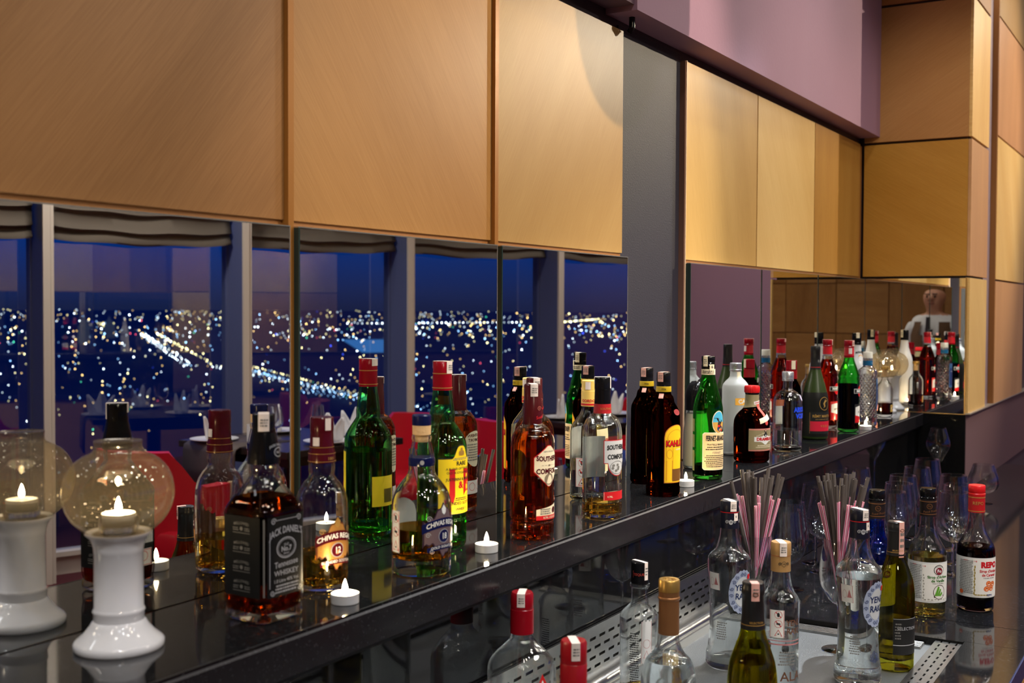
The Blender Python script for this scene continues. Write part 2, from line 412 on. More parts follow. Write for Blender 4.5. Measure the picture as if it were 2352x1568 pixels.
def patch(name, sec, parent, az, w, z0, z1, mat, top=None, bot=None, nx=18, nz=6, eps=0.0006, s0=0.0):
    """a label lying on the bottle's surface; top/bot (u in -1..1) give its outline"""
    v = []; f = []
    for i in range(nx+1):
        u = -1+2*i/nx; a = bot(u) if bot else z0; b = top(u) if top else z1
        for j in range(nz+1): v.append(sec.pt(s0+u*w/2, a+(b-a)*j/nz, az, eps))
    for i in range(nx):
        for j in range(nz):
            q = i*(nz+1)+j; f.append((q, q+nz+1, q+nz+2, q+1))
    return mesh_obj(name, v, f, mat, parent, smooth=True)
def ellipse_fn(zc, h, sgn, p=0.5): return lambda u: zc+sgn*h*max(0.0, 1-u*u)**p
FONT_CACHE = {}
def text_data(s, bold=0.0):
    if (s, bold) in FONT_CACHE: return FONT_CACHE[(s, bold)]
    cu = bpy.data.curves.new('t', 'FONT'); cu.body = s; cu.align_x = 'CENTER'; cu.align_y = 'CENTER'; cu.size = 1.0; cu.resolution_u = 2
    cu.offset = bold
    o = bpy.data.objects.new('t', cu); COL.objects.link(o)
    dg = bpy.context.evaluated_depsgraph_get(); me = bpy.data.meshes.new_from_object(o.evaluated_get(dg))
    v = [tuple(q.co) for q in me.vertices]; f = [tuple(p.vertices) for p in me.polygons]
    bpy.data.objects.remove(o); bpy.data.curves.remove(cu); bpy.data.meshes.remove(me)
    FONT_CACHE[(s, bold)] = (v, f)
    return v, f
def text(sec, parent, az, s0, z0, string, size, mat, arc=0.0, slope=0.0, eps=0.0012, sqx=1.0, bold=0.01, name='lettering'):
    v, f = text_data(string, bold)
    out = []
    for x, y, _ in v:
        X = x*size*sqx; out.append(sec.pt(s0+X, z0+y*size-arc*X*X+slope*X, az, eps))
    return mesh_obj(name, out, f, mat, parent)
def prints(sec, parent, az, s0, w, z0, z1, rows, mat, eps=0.0012, hh=0.5, name='small_print', seed=1):
    g = random.Random(seed); v = []; f = []
    for i in range(rows):
        z = z1-(z1-z0)*(i+0.5)/rows; h = (z1-z0)/rows*hh/2; x = -w/2*g.uniform(0.8, 1); xe = w/2*g.uniform(0.75, 1)
        while x < xe:
            l = min(g.uniform(0.0012, 0.0042), xe-x+0.0005); q = len(v)
            v += [sec.pt(s0+x, z-h, az, eps), sec.pt(s0+x+l, z-h, az, eps), sec.pt(s0+x+l, z+h, az, eps), sec.pt(s0+x, z+h, az, eps)]
            f.append((q, q+1, q+2, q+3)); x += l+0.0008
    return mesh_obj(name, v, f, mat, parent)
def poly_on(sec, parent, az, pts, mat, eps=0.0012, name='emblem'):
    """filled flat figure(s) drawn on the bottle surface: list of (s, z) outlines"""
    v = []; f = []
    for p in pts:
        n0 = len(v); v += [sec.pt(a, b, az, eps) for a, b in p]; f.append(tuple(range(n0, n0+len(p))))
    return mesh_obj(name, v, f, mat, parent)
def ring_pts(cx, cz, rx, rz, w, n=28):
    out = []
    for i in range(n):
        a, b = 2*PI*i/n, 2*PI*(i+1)/n
        out.append([(cx+rx*math.cos(a), cz+rz*math.sin(a)), (cx+rx*math.cos(b), cz+rz*math.sin(b)), (cx+(rx-w)*math.cos(b), cz+(rz-w)*math.sin(b)), (cx+(rx-w)*math.cos(a), cz+(rz-w)*math.sin(a))])
    return out
def disc_pts(cx, cz, rx, rz, n=24): return [(cx+rx*math.cos(2*PI*i/n), cz+rz*math.sin(2*PI*i/n)) for i in range(n)]
def rect_pts(a, b, c, d): return [(a, c), (b, c), (b, d), (a, d)]
def frame_pts(a, b, c, d, w): return [rect_pts(a, b, c, c+w), rect_pts(a, b, d-w, d), rect_pts(a, a+w, c, d), rect_pts(b-w, b, c, d)]
def scroll(cx, cz, r, w, turns=1.6, dirn=1, a0=0.0, n=26):
    """a spiral flourish as a run of small quads"""
    out = []
    for i in range(n):
        q = []
        for k_ in (i, i+1):
            t = k_/n; a = a0+dirn*turns*2*PI*t; rr = r*(1-0.8*t)
            q.append((cx+rr*math.cos(a), cz+rr*math.sin(a), a))
        out.append([(q[0][0], q[0][1]), (q[1][0], q[1][1]), (q[1][0]-w*math.cos(q[1][2]), q[1][1]-w*math.sin(q[1][2])), (q[0][0]-w*math.cos(q[0][2]), q[0][1]-w*math.sin(q[0][2]))])
    return out
def duty(parent, r, ztop, az, drop=0.022, w=0.011, mat=None, both=True):
    """paper duty strip folded over the top of a cap"""
    mat = mat or white_strip
    path = [(r+0.0006, ztop-drop), (r+0.0006, ztop-drop/2), (r+0.0006, ztop+0.0003), (0, ztop+0.0006), (-(r+0.0006), ztop+0.0003), (-(r+0.0006), ztop-drop*0.6)]
    if not both: path = path[:4]
    v = []; f = []
    for a, z in path:
        for k_ in (-1, -0.33, 0.33, 1):
            x = k_*w/2; yy = -(math.sqrt(max(r*r-x*x, 0))+0.0007)*(a/(r+0.0006))
            c, s_ = math.cos(az), math.sin(az); v.append((x*c-yy*s_, x*s_+yy*c, z))
    for i in range(len(path)-1):
        for j in range(3): f.append((i*4+j, i*4+j+1, i*4+j+5, i*4+j+4))
    o = mesh_obj('duty_strip', v, f, mat, parent, smooth=True)
    fs = Sec([(ztop-drop, r), (ztop, r)])
    prints(fs, o, az, 0, w*0.7, ztop-drop*0.75, ztop-drop*0.25, 3, ink_grey, 0.0012)
    return o
def warning(sec, parent, az, s0, z0, z1, w, frame=ink_red):
    """white sticker with two ringed pictograms and a triangle, stacked"""
    p = patch('warning_sticker', sec, parent, az, w, z0, z1, white_paper, s0=s0, eps=0.0008, nx=8)
    h = (z1-z0)/3
    poly_on(sec, p, az, frame_pts(s0-w/2+0.0006, s0+w/2-0.0006, z0+0.0006, z1-0.0006, 0.0006), frame, name='border')
    rr = min(w*0.36, h*0.42); fig = []; cx = s0+w*0.1
    for i in (1, 2):
        cz = z0+h*(i+0.5); fig += ring_pts(cx, cz, rr, rr, 0.0006, 20)
        fig.append([(cx-rr*0.75, cz+rr*0.6), (cx-rr*0.6, cz+rr*0.75), (cx+rr*0.75, cz-rr*0.6), (cx+rr*0.6, cz-rr*0.75)])
    t = [(cx-rr, z0+h*0.16), (cx+rr, z0+h*0.16), (cx, z0+h*0.9)]
    for i in range(3):
        a, b = t[i], t[(i+1) % 3]; g = lambda q: (cx+(q[0]-cx)*0.8, z0+h*0.41+(q[1]-z0-h*0.41)*0.8)
        fig.append([a, b, g(b), g(a)])
    poly_on(sec, p, az, fig, frame, name='pictogram')
    bl = [disc_pts(cx, z0+h*2.5, rr*0.35, rr*0.6, 10), disc_pts(cx, z0+h*1.5, rr*0.55, rr*0.25, 10), disc_pts(cx, z0+h*0.4, rr*0.25, rr*0.18, 8)]
    poly_on(sec, p, az, bl, ink_black, eps=0.0011, name='figure')
    return p

# ================================================================== THE SETTING
def struct(o): o['kind'] = 'structure'; return o
birchA = WOOD('birch veneer A', rgb(136, 93, 50), rgb(158, 112, 66), 50)
birchB = WOOD('birch veneer B', rgb(156, 110, 58), rgb(174, 128, 74), -52)
birchC = WOOD('birch veneer C', rgb(160, 122, 68), rgb(174, 139, 84), 58)
birchD = WOOD('birch veneer D', rgb(184, 144, 76), rgb(204, 164, 96), 104)
birchE = WOOD('birch veneer E', rgb(210, 170, 102), rgb(226, 192, 128), -60)
birchF = WOOD('birch veneer F', rgb(162, 114, 46), rgb(184, 138, 68), 86)
birchR1 = WOOD('birch veneer return upper', rgb(176, 124, 70), rgb(196, 146, 90), 32, 'X')
birchR2 = WOOD('birch veneer return lower', rgb(180, 128, 48), rgb(200, 148, 66), -30, 'X')
birchL = WOOD('birch veneer left wall', rgb(166, 116, 62), rgb(200, 150, 92), 0, 'X')
birchL2 = WOOD('birch veneer left wall cross', rgb(150, 102, 52), rgb(188, 138, 82), 90, 'X')

# back wall with its recessed backing, veneer panels and slate column
wall_back = struct(box('wall_back', (-3.0, 0.034, 0.0), (4.70, 0.30, 3.2), shadow_gap))
box('backing_board', (-3.0, 0.0215, 1.0), (2.4565, 0.034, 2.08), wood_back, wall_back)
box('backing_board', (2.832, 0.0215, 1.0), (4.642, 0.034, 2.08), wood_back, wall_back)
box('slate_column', (2.457, 0.030, 0.95), (2.826, 0.036, 2.10), slate, wall_back)
PZ0, PZ1 = 1.561, 2.084
for i, (a, b, m) in enumerate(((-1.62, -1.046, birchA), (-1.036, -0.462, birchB), (-0.452, 0.122, birchA), (0.132, 0.706, birchB),
                               (0.716, 1.296, birchA), (1.306, 1.881, birchB), (1.891, 2.457, birchC))):
    box('wood_panel', (a, 0.0165, PZ0), (b, 0.0335, PZ1), m, wall_back, 0.0008)
for a, b, m in ((2.830, 3.395, birchD), (3.402, 3.990, birchE), (3.996, 4.600, birchF)):
    box('wood_panel', (a, 0.0165, PZ0), (b, 0.0335, PZ1), m, wall_back, 0.0008)
box('panel_side', (2.8262, 0.0150, 1.03), (2.8298, 0.0345, PZ1), wood_side, wall_back)
box('edge_strip', (2.8298, 0.0120, 1.03), (2.8325, 0.0165, PZ1), P('pale strip', rgb(220, 190, 160), 0.4), wall_back)

# mirrors below the panels
def mirror(x0, x1, label):
    t = thing('mirror_panel', label, 'mirror', ((x0+x1)/2, 0.0, LZ+0.001), 0, 'mirror panels of the back bar')
    w = (x1-x0)/2
    box('mirror_glass', (-w, 0.0, 0.0), (w, 0.006, 0.519), mirror_m, t)
    m = MB()
    m.box((-w-0.0035, -0.0012, 0.0), (-w, 0.0205, 0.519), 0); m.box((w, -0.0004, 0.0), (w+0.0016, 0.0205, 0.519), 1)
    m.box((-w-0.0035, -0.0008, 0.519), (w+0.0016, 0.0205, 0.5208), 1)
    m.build('mirror_edge', [mirror_edge, P('mirror bevel', (0.55, 0.55, 0.5, 1), 0.15, metal=0.8)], t)
    return t
mirror(-1.03, -0.46, 'mirror panel farthest left behind the camera side of the shelf')
mirror(-0.448, 0.124, 'mirror panel left of the frame over the black shelf')
mirror(0.138, 0.704, 'mirror panel hidden left of the nearest glass lamp')
mirror(0.718, 1.290, 'mirror panel behind the near globe lamp showing red chair and window')
mirror(1.312, 1.874, 'mirror panel behind the green bottle showing city lights')
mirror(1.893, 2.454, 'narrower looking mirror panel left of slate column with window reflection')
mirror(2.838, 3.394, 'mirror panel right of slate column reflecting a mauve wall')
mirror(3.404, 3.988, 'mirror panel behind the clear silver-capped bottle reflecting brown')
mirror(3.998, 4.634, 'last back mirror panel before the corner, reflecting wood squares')
for x in (0.711, 1.3025, 1.884):
    box('brass_reveal', (x-0.0062, 0.008, LZ), (x+0.0062, 0.0214, PZ1), P('brass brown reveal', rgb(158, 104, 44), 0.35, metal=0.2), wall_back)

# bulkhead above the panels
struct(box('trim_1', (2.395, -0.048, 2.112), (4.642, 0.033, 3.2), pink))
struct(box('trim_2', (-3.0, -0.040, 2.125), (2.395, 0.033, 3.2), plum))  # left bulkhead coloured darker to stand in for the shadow on it
cl = thing('cable_clip', 'small black cable clip on the dark gap above the third wood panel', 'clip', (2.452, -0.012, 2.088))
MB().tube([(0, 0.012, -0.010), (0, 0.004, 0.0), (0, 0.004, 0.030), (0, 0.014, 0.040)], 0.0075, 10).build('hook', black_plastic, cl, smooth=True)
MB().tube([(0.010, 0.016, -0.004), (0.011, 0.006, 0.006), (0.011, 0.006, 0.034)], 0.0026, 8).build('cable', P('red brown cable', rgb(84, 38, 36), 0.5), cl, smooth=True)

pl = thing('shadow_blocker', 'unseen black round-bottomed cylinder added to cast a shadow on the third wood panel', 'lamp', (2.556, -0.950, 2.373))  # unseen blocker, shaped to throw the rounded shadow on the third panel
lathe('blocker_body', [(0.02, 0.0)]+[(0.145*math.sin(a), 0.145-0.145*math.cos(a)) for a in [i*PI/24 for i in range(2, 13)]]+[(0.145, 0.40), (0.05, 0.44), (0.02, 0.46)], black_plastic, pl, 32)
MB().tube([(0, 0, 0.46), (0, 0, 0.82)], 0.006, 8).build('rod', black_plastic, pl)

# return wall at the right end of the shelf
wall_right = struct(box('wall_right', (4.662, -0.372, 0.0), (8.2, 0.30, 3.2), shadow_gap))
for z0, z1, m in ((1.561, 2.082, birchR2), (2.092, 2.618, birchR1), (2.628, 3.19, WOOD('birch veneer return top', rgb(166, 108, 56), rgb(190, 130, 76), 20, 'X'))):
    box('wood_panel', (4.642, -0.3795, z0), (4.660, 0.012, z1), m, wall_right, 0.0008)
for z0, z1, m in ((LZ+0.004, 1.553, birchE), (1.561, 2.082, WOOD('birch veneer warm', rgb(186, 140, 98), rgb(206, 160, 114), 88)), (2.092, 2.618, WOOD('birch veneer knotty', rgb(216, 164, 96), rgb(240, 204, 132), 82)), (2.628, 3.19, birchB)):
    box('wood_panel', (4.644, -0.392, z0), (5.03, -0.380, z1), m, wall_right, 0.0008)
box('slate_strip', (5.035, -0.376, LZ), (5.20, -0.366, 3.19), P('violet grey strip', rgb(140, 124, 138), 0.4), wall_right)
box('panel_side', (5.195, -0.398, LZ+0.004), (5.204, -0.370, 3.19), wood_back, wall_right)
for z0, z1, m in ((LZ+0.004, 1.553, WOOD('birch veneer warm', rgb(190, 150, 106), rgb(214, 172, 124), 90)), (1.561, 2.16, birchE), (2.168, 2.66, WOOD('birch veneer tan', rgb(176, 128, 86), rgb(200, 150, 106), 80)), (2.668, 3.19, birchC)):
    box('wood_panel', (5.204, -0.400, z0), (6.05, -0.374, z1), m, wall_right, 0.0008)
box('lower_wall_panel', (4.644, -0.386, CZ), (8.2, -0.370, LZ), plum_low, wall_right)
box('cap_strip', (4.640, -0.402, LZ-0.001), (8.2, -0.370, LZ+0.004), P('pale metal strip', rgb(176, 168, 158), 0.3, metal=0.5), wall_right)
rm = thing('mirror_panel', 'mirror panel on the return wall at the right end of the shelf', 'mirror', (4.642, -0.19, LZ+0.001), 0, 'mirror panels of the back bar')
box('mirror_glass', (-0.006, -0.1885, 0.0), (0.0, 0.1885, 0.521), mirror_m, rm)
MB().box((-0.007, -0.1935, -0.002), (0.018, -0.1885, 0.523)).box((-0.007, -0.1885, -0.003), (0.0, 0.1885, 0.0)).build('mirror_edge', brass, rm)
bp = thing('splash_return_panel', 'black lacquer panel below the return mirror, behind the tulip glass', 'panel', (4.642, -0.298, CZ))
box('panel_face', (-0.006, -0.0865, 0.0), (0.012, 0.0865, LZ-CZ-0.003), black_panel, bp)

# floor, ceiling and the other walls of the room
carpet = P('dark red carpet', rgb(70, 18, 30), 0.9, bump=(60, 0.6))
struct(box('floor', (-3.1, -7.2, -0.2), (8.4, 0.30, 0.0), carpet))
struct(box('ceiling', (-3.1, -7.2, 3.2), (8.4, 0.30, 3.3), P('ceiling paint', rgb(112, 106, 102), 0.8)))
wall_left = struct(box('wall_left', (-3.15, -7.2, 0.0), (-3.02, 0.034, 3.2), wood_back))
for j in range(5):
    for i in range(9):
        y1 = -0.05-i*0.55; z0 = 0.02+j*0.535+0.09
        box('wood_panel', (-0.016, 0, 0), (0.002, 0.54, 0.525), birchL if (i+j) % 2 else birchL2, wall_left, loc=(-3.004, y1-0.54, z0))
struct(box('wall_end', (8.2, -2.62, 0.0), (8.32, 0.30, 3.2), pink))

# window wall, slanting away behind the camera; seen only in the mirrors
WO = Vector((4.0, -4.03, 0.0)); WD = Vector((0.939, 0.3437, 0)); WN = Vector((-0.3437, 0.939, 0))
WM = Matrix((WD, WN, Vector((0, 0, 1)))).transposed().to_4x4(); WM.translation = WO
white_frame = P('white window frame', rgb(206, 196, 186), 0.45)
fin_blue = P('blue grey fin', rgb(92, 100, 140), 0.45)
pane_m = THIN('window pane', (0.92, 0.95, 0.98), 0.11)
fabric = P('taupe blind fabric', rgb(98, 89, 80), 0.85, bump=(200, 0.3))
stops = [-7.3, -5.6, -4.5, -3.4, -2.35, -1.27, -0.18, 0.915, 2.03, 3.28, 4.42]
def place_window(o): o.matrix_world = WM
for i, (a, b) in enumerate(zip(stops, stops[1:])):
    fr = MB().box((a, -0.05, 0.0), (b, 0.03, 0.10)).box((a, -0.05, 0.10), (b, 0.06, 0.125)).box((a, -0.05, 2.55), (b, 0.03, 3.2), 1).build('window_%d' % (i+1), [white_frame, fin_blue])
    struct(fr); place_window(fr)
    p = MB().box((a+0.02, -0.004, 0.12), (b-0.02, 0.0, 2.56)).build('pane', pane_m, fr)
    m = MB().box((b-0.035, -0.05, 0.0), (b+0.035, 0.025, 3.2), 0).build('mullion', fin_blue, fr)
    m = MB().box((b-0.030, 0.025, 0.0), (b-0.004, 0.215, 3.2), 0).build('fin', fin_blue, fr)
    m = MB().box((b-0.030, 0.215, 0.0), (b+0.006, 0.232, 3.2), 0).box((b+0.010, 0.19, 0), (b+0.026, 0.222, 3.2)).build('frame_face', white_frame, fr)
    if i < 1: continue
    bt = thing('roman_blind', 'taupe roman blind gathered %s' % (['', 'in the bay nearest the left wall', 'in the second bay from left wall', 'in the third bay from left wall', 'in the fourth bay from left wall', 'left of the near globe lamp', 'above the near globe lamp', 'above the square black-labelled bottle', 'above the green bottle', 'above the amber bottle'][i]), 'blind', (0, 0, 0), 0, 'roman blinds along the windows')
    bt.matrix_world = WM
    v = []; f = []; nx = 24
    prof = [(0.06, 2.9), (0.07, 2.2), (0.095, 2.06), (0.105, 2.035), (0.085, 2.025), (0.095, 1.955), (0.110, 1.93), (0.085, 1.92), (0.100, 1.855), (0.115, 1.83), (0.085, 1.82), (0.105, 1.775), (0.100, 1.762), (0.085, 1.768)]
    for ix in range(nx+1):
        u = ix/nx; sag = 0.020*math.sin(PI*u)+0.004*math.sin(u*17+i)
        for j, (y, z) in enumerate(prof):
            k_ = 0 if z > 2.3 else 1
            v.append((a+0.045+(b-a-0.09)*u, y+0.005*math.sin(u*9+j+i), z-sag*k_*(1 if j > 4 else 0.5)+0.018))
    n = len(prof)
    for ix in range(nx):
        for j in range(n-1): f.append((ix*n+j, ix*n+j+1, (ix+1)*n+j+1, (ix+1)*n+j))
    bo = mesh_obj('fabric', v, f, fabric, bt, smooth=True, ang=80)
    so = bo.modifiers.new('thick', 'SOLIDIFY'); so.thickness = 0.006

# ================================================================== BACK SHELF AND COUNTER
sh = thing('bar_shelf', 'long polished black granite bottle shelf under the mirrors', 'shelf', (1.6, -0.11, LZ))
for a, b in ((-1.6-1.4, 2.672-1.6), (2.674-1.6, 4.6345-1.6)):
    box('granite_slab', (a, -0.1175, -0.046), (b, 0.1075, 0.0), granite, sh)
    # lit honed nosing along the front
    m = MB(); m.box((a, -0.1200, -0.050), (b, -0.1174, -0.006)); m.build('front_edge', granite_front, sh)
    v = [(a, -0.1200, -0.006), (a, -0.1140, 0.0003), (b, -0.1140, 0.0003), (b, -0.1200, -0.006)]
    mesh_obj('bevel', v, [(0, 1, 2, 3)], granite_edge, sh)
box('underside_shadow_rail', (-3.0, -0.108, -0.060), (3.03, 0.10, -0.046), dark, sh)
sp = thing('splashback', 'black glass splashback below the bottle shelf', 'splashback', (1.6, -0.205, CZ))
box('glass_sheet', (-3.0, 0.0, -0.03), (0.88-0.0, 0.012, 0.238), black_glass, sp)
box('glass_sheet', (0.882, 0.0, 0.0), (3.034, 0.012, 0.238), black_glass, sp)
# steel slotted plate standing along the drip tray
def slotted(x0, x1, z0, z1, slots, plane, name, mat, parent, th=0.002):
    """sheet with real slots: grid of cells, slot cells left open. slots = list of (a0, a1, b0, b1)"""
    xs = sorted(set([x0, x1]+[s[0] for s in slots]+[s[1] for s in slots])); zs = sorted(set([z0, z1]+[s[2] for s in slots]+[s[3] for s in slots]))
    v = []; f = []; idx = {}
    def vid(i, j):
        if (i, j) not in idx:
            idx[(i, j)] = len(v); v.append((xs[i], 0, zs[j]) if plane == 'XZ' else (xs[i], zs[j], 0))
        return idx[(i, j)]
    for i in range(len(xs)-1):
        for j in range(len(zs)-1):
            cx, cz = (xs[i]+xs[i+1])/2, (zs[j]+zs[j+1])/2
            if any(s[0] < cx < s[1] and s[2] < cz < s[3] for s in slots): continue
            f.append((vid(i, j), vid(i+1, j), vid(i+1, j+1), vid(i, j+1)))
    o = mesh_obj(name, v, f, mat, parent); so = o.modifiers.new('thick', 'SOLIDIFY'); so.thickness = th; so.offset = 0
    return o
st = thing('drip_station', 'stainless steel drip tray with slotted back plate sunk in the counter', 'drip tray', (1.6, -0.21, TZ))
slots = []
for c in range(30):
    for r_ in range(4):
        x = -0.30+c*0.0385+(0.019 if r_ % 2 else 0); z = 0.048+r_*0.0178
        if x+0.026 < 0.87: slots.append((x, x+0.024, z, z+0.0052))
back = slotted(-0.55, 0.880, 0.018, 0.127, slots, 'XZ', 'back_plate', steel, st); back.location = (0, -0.004, 0)
box('plate_void', (-0.55, -0.001, 0.0), (0.880, 0.003, 0.125), dark, st)
MB().tube([(-0.55, -0.018, 0.022), (0.905, -0.018, 0.022)], 0.012, 14).box((-0.55, -0.034, 0.0), (0.905, -0.022, 0.018)).build('rail', steel, st, smooth=True)
box('tray_floor', (-0.55, -0.536, -0.012), (0.936, -0.022, 0.0), tray_m, st)
box('end_cheek', (0.880, -0.012, 0.0), (0.940, 0.002, 0.127), black_panel, st)
m = MB()
for i in range(5): m.box((0.890+i*0.009, -0.46, 0.0), (0.8945+i*0.009, -0.03, 0.006), 0, 0.001)
m.build('end_ridges', steel, st)
fs_ = []
for c in range(46):
    for r_ in range(3):
        x = -0.50+c*0.0315+(0.010 if r_ == 1 else 0.004*r_); y = 0.008+r_*0.0155
        fs_.append((x, x+0.0165, y, y+0.0036))
fp = slotted(-0.55, 0.932, 0.0, 0.054, fs_, 'XY', 'slotted_strip', steel, st); fp.location = (0, -0.535, 0.010)
box('strip_void', (-0.55, -0.534, 0.0), (0.931, -0.482, 0.003), dark, st)
# counter top around the tray
ct = thing('bar_counter', 'polished black granite work counter with wood front', 'counter', (2.6, -0.54, 0))
box('granite_slab', (2.546-2.6, -0.328, CZ-0.04), (2.699-2.6, 0.333, CZ), granite, ct)
box('granite_slab', (2.7015-2.6, -0.328, CZ-0.04), (5.6-2.6, 0.1515, CZ), granite, ct)
box('granite_slab', (2.7015-2.6, 0.1515, CZ-0.04), (4.636-2.6, 0.333, CZ), granite, ct)
box('granite_slab', (-0.2-2.6, -0.328, CZ-0.04), (2.545-2.6, -0.208, CZ), granite, ct)
box('tray_lip', (2.5365-2.6, -0.207, CZ-0.035), (2.545-2.6, 0.318, CZ+0.0006), black_panel, ct)
box('front_panel', (-0.2-2.6, -0.312, 0.0), (5.55-2.6, -0.295, CZ-0.0405), WOOD('counter front veneer', rgb(176, 126, 70), rgb(200, 150, 92), 5), ct)
box('plinth', (-0.2-2.6, -0.29, 0.0), (4.6-2.6, 0.30, 0.68), dark, ct)
box('edge_trim', (-0.2-2.6, -0.331, CZ-0.042), (5.6-2.6, -0.3282, CZ-0.002), P('blue steel edge', rgb(40, 48, 84), 0.3), ct)

# ================================================================== CANDLES AND GLASS LAMPS
def tealight(loc, label, group='tealights on the bottle shelf'):
    t = thing('tealight', label, 'candle', loc, 0, group)
    lathe('cup', [(0, 0), (0.0180, 0), (0.0188, 0.0010), (0.0190, 0.0135), (0.0184, 0.0137), (0.0180, 0.0125), (0, 0.0125)], alu, t, 28)
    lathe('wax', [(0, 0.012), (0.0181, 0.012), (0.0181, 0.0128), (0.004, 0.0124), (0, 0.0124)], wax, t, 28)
    lathe('wick', [(0, 0.0124), (0.0006, 0.0125), (0.0006, 0.0165), (0, 0.0166)], ink_black, t, 6)
    lathe('flame', [(0, 0.0145), (0.0022, 0.0160), (0.0036, 0.0195), (0.0030, 0.0240), (0.0014, 0.0290), (0, 0.0325)], flame_m, t, 12)
    return t
def candle_lamp(loc, label):
    t = thing('globe_lamp', label, 'lamp', loc, 0, 'glass globe candle lamps')
    lathe('pedestal', [(0, 0), (0.0500, 0), (0.0515, 0.002), (0.0515, 0.0075), (0.0490, 0.0105), (0.0400, 0.0180), (0.0330, 0.0270), (0.0305, 0.0315), (0.0285, 0.0330), (0.0290, 0.0420), (0.0300, 0.0440), (0.0290, 0.0465), (0.0280, 0.0480),
                        (0.0278, 0.1120), (0.0282, 0.1125), (0.0284, 0.1180), (0.0300, 0.1240), (0.0330, 0.1300), (0.0380, 0.1345), (0.0380, 0.1365), (0.0300, 0.1340), (0, 0.1330)], ceramic, t, 48, ang=50)
    g = pchip([(0.134, 0.0340), (0.142, 0.0440), (0.152, 0.0535), (0.168, 0.0612), (0.182, 0.0635), (0.198, 0.0612), (0.213, 0.0535), (0.223, 0.0430), (0.2275, 0.0340), (0.2310, 0.0285), (0.2380, 0.0268), (0.2430, 0.0275)], 3)
    o = lathe('glass_globe', [(r, z) for z, r in g]+[(0.0262, 0.2425)], globe_m, t, 48)
    c = lathe('candle_cup', [(0, 0.134), (0.017, 0.134), (0.0215, 0.1360), (0.0235, 0.1450), (0.0235, 0.1545), (0.0220, 0.1545), (0.0205, 0.1440), (0, 0.1430)], GL('pressed glass', (0.96, 0.96, 0.95)), t, 24)
    tl = tealight((loc[0], loc[1], loc[2]+0.1446), 'lit tealight burning inside the globe of the '+('nearest' if loc[0] < 2 else 'far corner')+' candle lamp', 'tealights inside the globe lamps')
    return t
candle_lamp((0.899, -0.090, LZ), 'white ceramic candle lamp with smoked glass globe, nearest on the shelf')
candle_lamp((4.566, -0.092, LZ), 'white candle lamp with glass globe in the far shelf corner')
tealight((1.196, -0.185, LZ), 'lit tealight in front of the gold-labelled whisky bottle')
tealight((1.573, -0.171, LZ), 'lit tealight between the blue-capped bottle and the amber bottle')
tealight((2.397, -0.176, LZ), 'lit tealight between dark coffee liqueur and green bottle')
tealight((2.982, -0.152, LZ), 'lit tealight just behind the squat red-capped bottle')
tealight((3.858, -0.205, LZ), 'lit tealight beside green red-capped vermouth bottle')
tealight((4.30, -0.100, LZ), 'lit tealight behind the small corked bottle')

# ================================================================== BOTTLES ON THE SHELF
amber_deep = GL('deep amber whiskey', (0.52, 0.16, 0.025), 1.34)
gold_liq = GL('pale gold whisky', (0.93, 0.72, 0.25), 1.34)
brown_liq = GL('brown gold whisky', (0.86, 0.56, 0.12), 1.34)
def bottle(name, label, loc, rz=0.0, cat='bottle', group='bottles on the back bar shelf'):
    return thing(name, label, cat, loc, rz, group)
SHELF = 'bottles on the back bar shelf'; TRAY = 'bottles on the drip tray'; CNT = 'bottles on the counter'

# --- square black-labelled whiskey
b = bottle('whiskey_bottle', 'square whiskey bottle with black label and dark amber liquid beside near lamp', (1.088, -0.140, LZ), math.radians(-1.5))
nJ = lambda z: 7.5 if z < 0.142 else (7.5-5.5*min(1, (z-0.142)/0.040))
sec = Sec([(0.002, 0.0355), (0.006, 0.0378), (0.018, 0.0370), (0.022, 0.0380), (0.030, 0.0385), (0.130, 0.0385), (0.137, 0.0390), (0.142, 0.0380), (0.150, 0.0345), (0.163, 0.0270), (0.176, 0.0205), (0.184, 0.0186), (0.192, 0.0192), (0.204, 0.0180), (0.236, 0.0135), (0.258, 0.0130)], n=nJ)
glass_body(sec, clear, b, 0.003, 0.012, 48)
liquid(sec, 0.158, amber_deep, b, 0.003, 0.012, 48)
cap('neck_sleeve', [(0, 0.199), (0.0208, 0.199), (0.0204, 0.212), (0.0158, 0.236), (0.0146, 0.240), (0, 0.240)], black_plastic, b)
c = cap('cap', [(0, 0.238), (0.0150, 0.238), (0.0152, 0.243), (0.0144, 0.2435), (0.0146, 0.2615), (0.0136, 0.263), (0, 0.263)], black_plastic, b)
duty(b, 0.0148, 0.2631, math.radians(-45), 0.022, 0.014)
ns = Sec([(0.199, 0.0206), (0.212, 0.0203), (0.236, 0.0158)])
text(ns, c, math.radians(18), 0, 0.2235, 'JACK DANIEL\'S', 0.0042, ink_silver, arc=14, eps=0.0008)
poly_on(ns, c, math.radians(18), ring_pts(0, 0.2140, 0.0085, 0.0062, 0.0010), ink_silver, 0.0008)
text(ns, c, math.radians(18), 0, 0.2140, 'No.7', 0.0050, ink_silver, eps=0.0008)
blk = P('black whiskey label', (0.006, 0.006, 0.006, 1), 0.55, spec=0.2)
l = patch('front_label', sec, b, 0, 0.064, 0.034, 0.136, blk)
text(sec, l, 0, 0, 0.1175, 'JACK DANIEL\'S', 0.0122, ink_silver, arc=7.0, sqx=0.72, bold=0.02)
poly_on(sec, l, 0, ring_pts(0, 0.0945, 0.0175, 0.0135, 0.0014)+ring_pts(0, 0.0945, 0.0148, 0.0112, 0.0006), ink_silver)
text(sec, l, 0, 0, 0.0985, 'OLD', 0.0042, ink_silver); text(sec, l, 0, 0, 0.0930, 'No.7', 0.0088, ink_silver, bold=0.03); text(sec, l, 0, 0, 0.0872, 'BRAND', 0.0030, ink_silver)
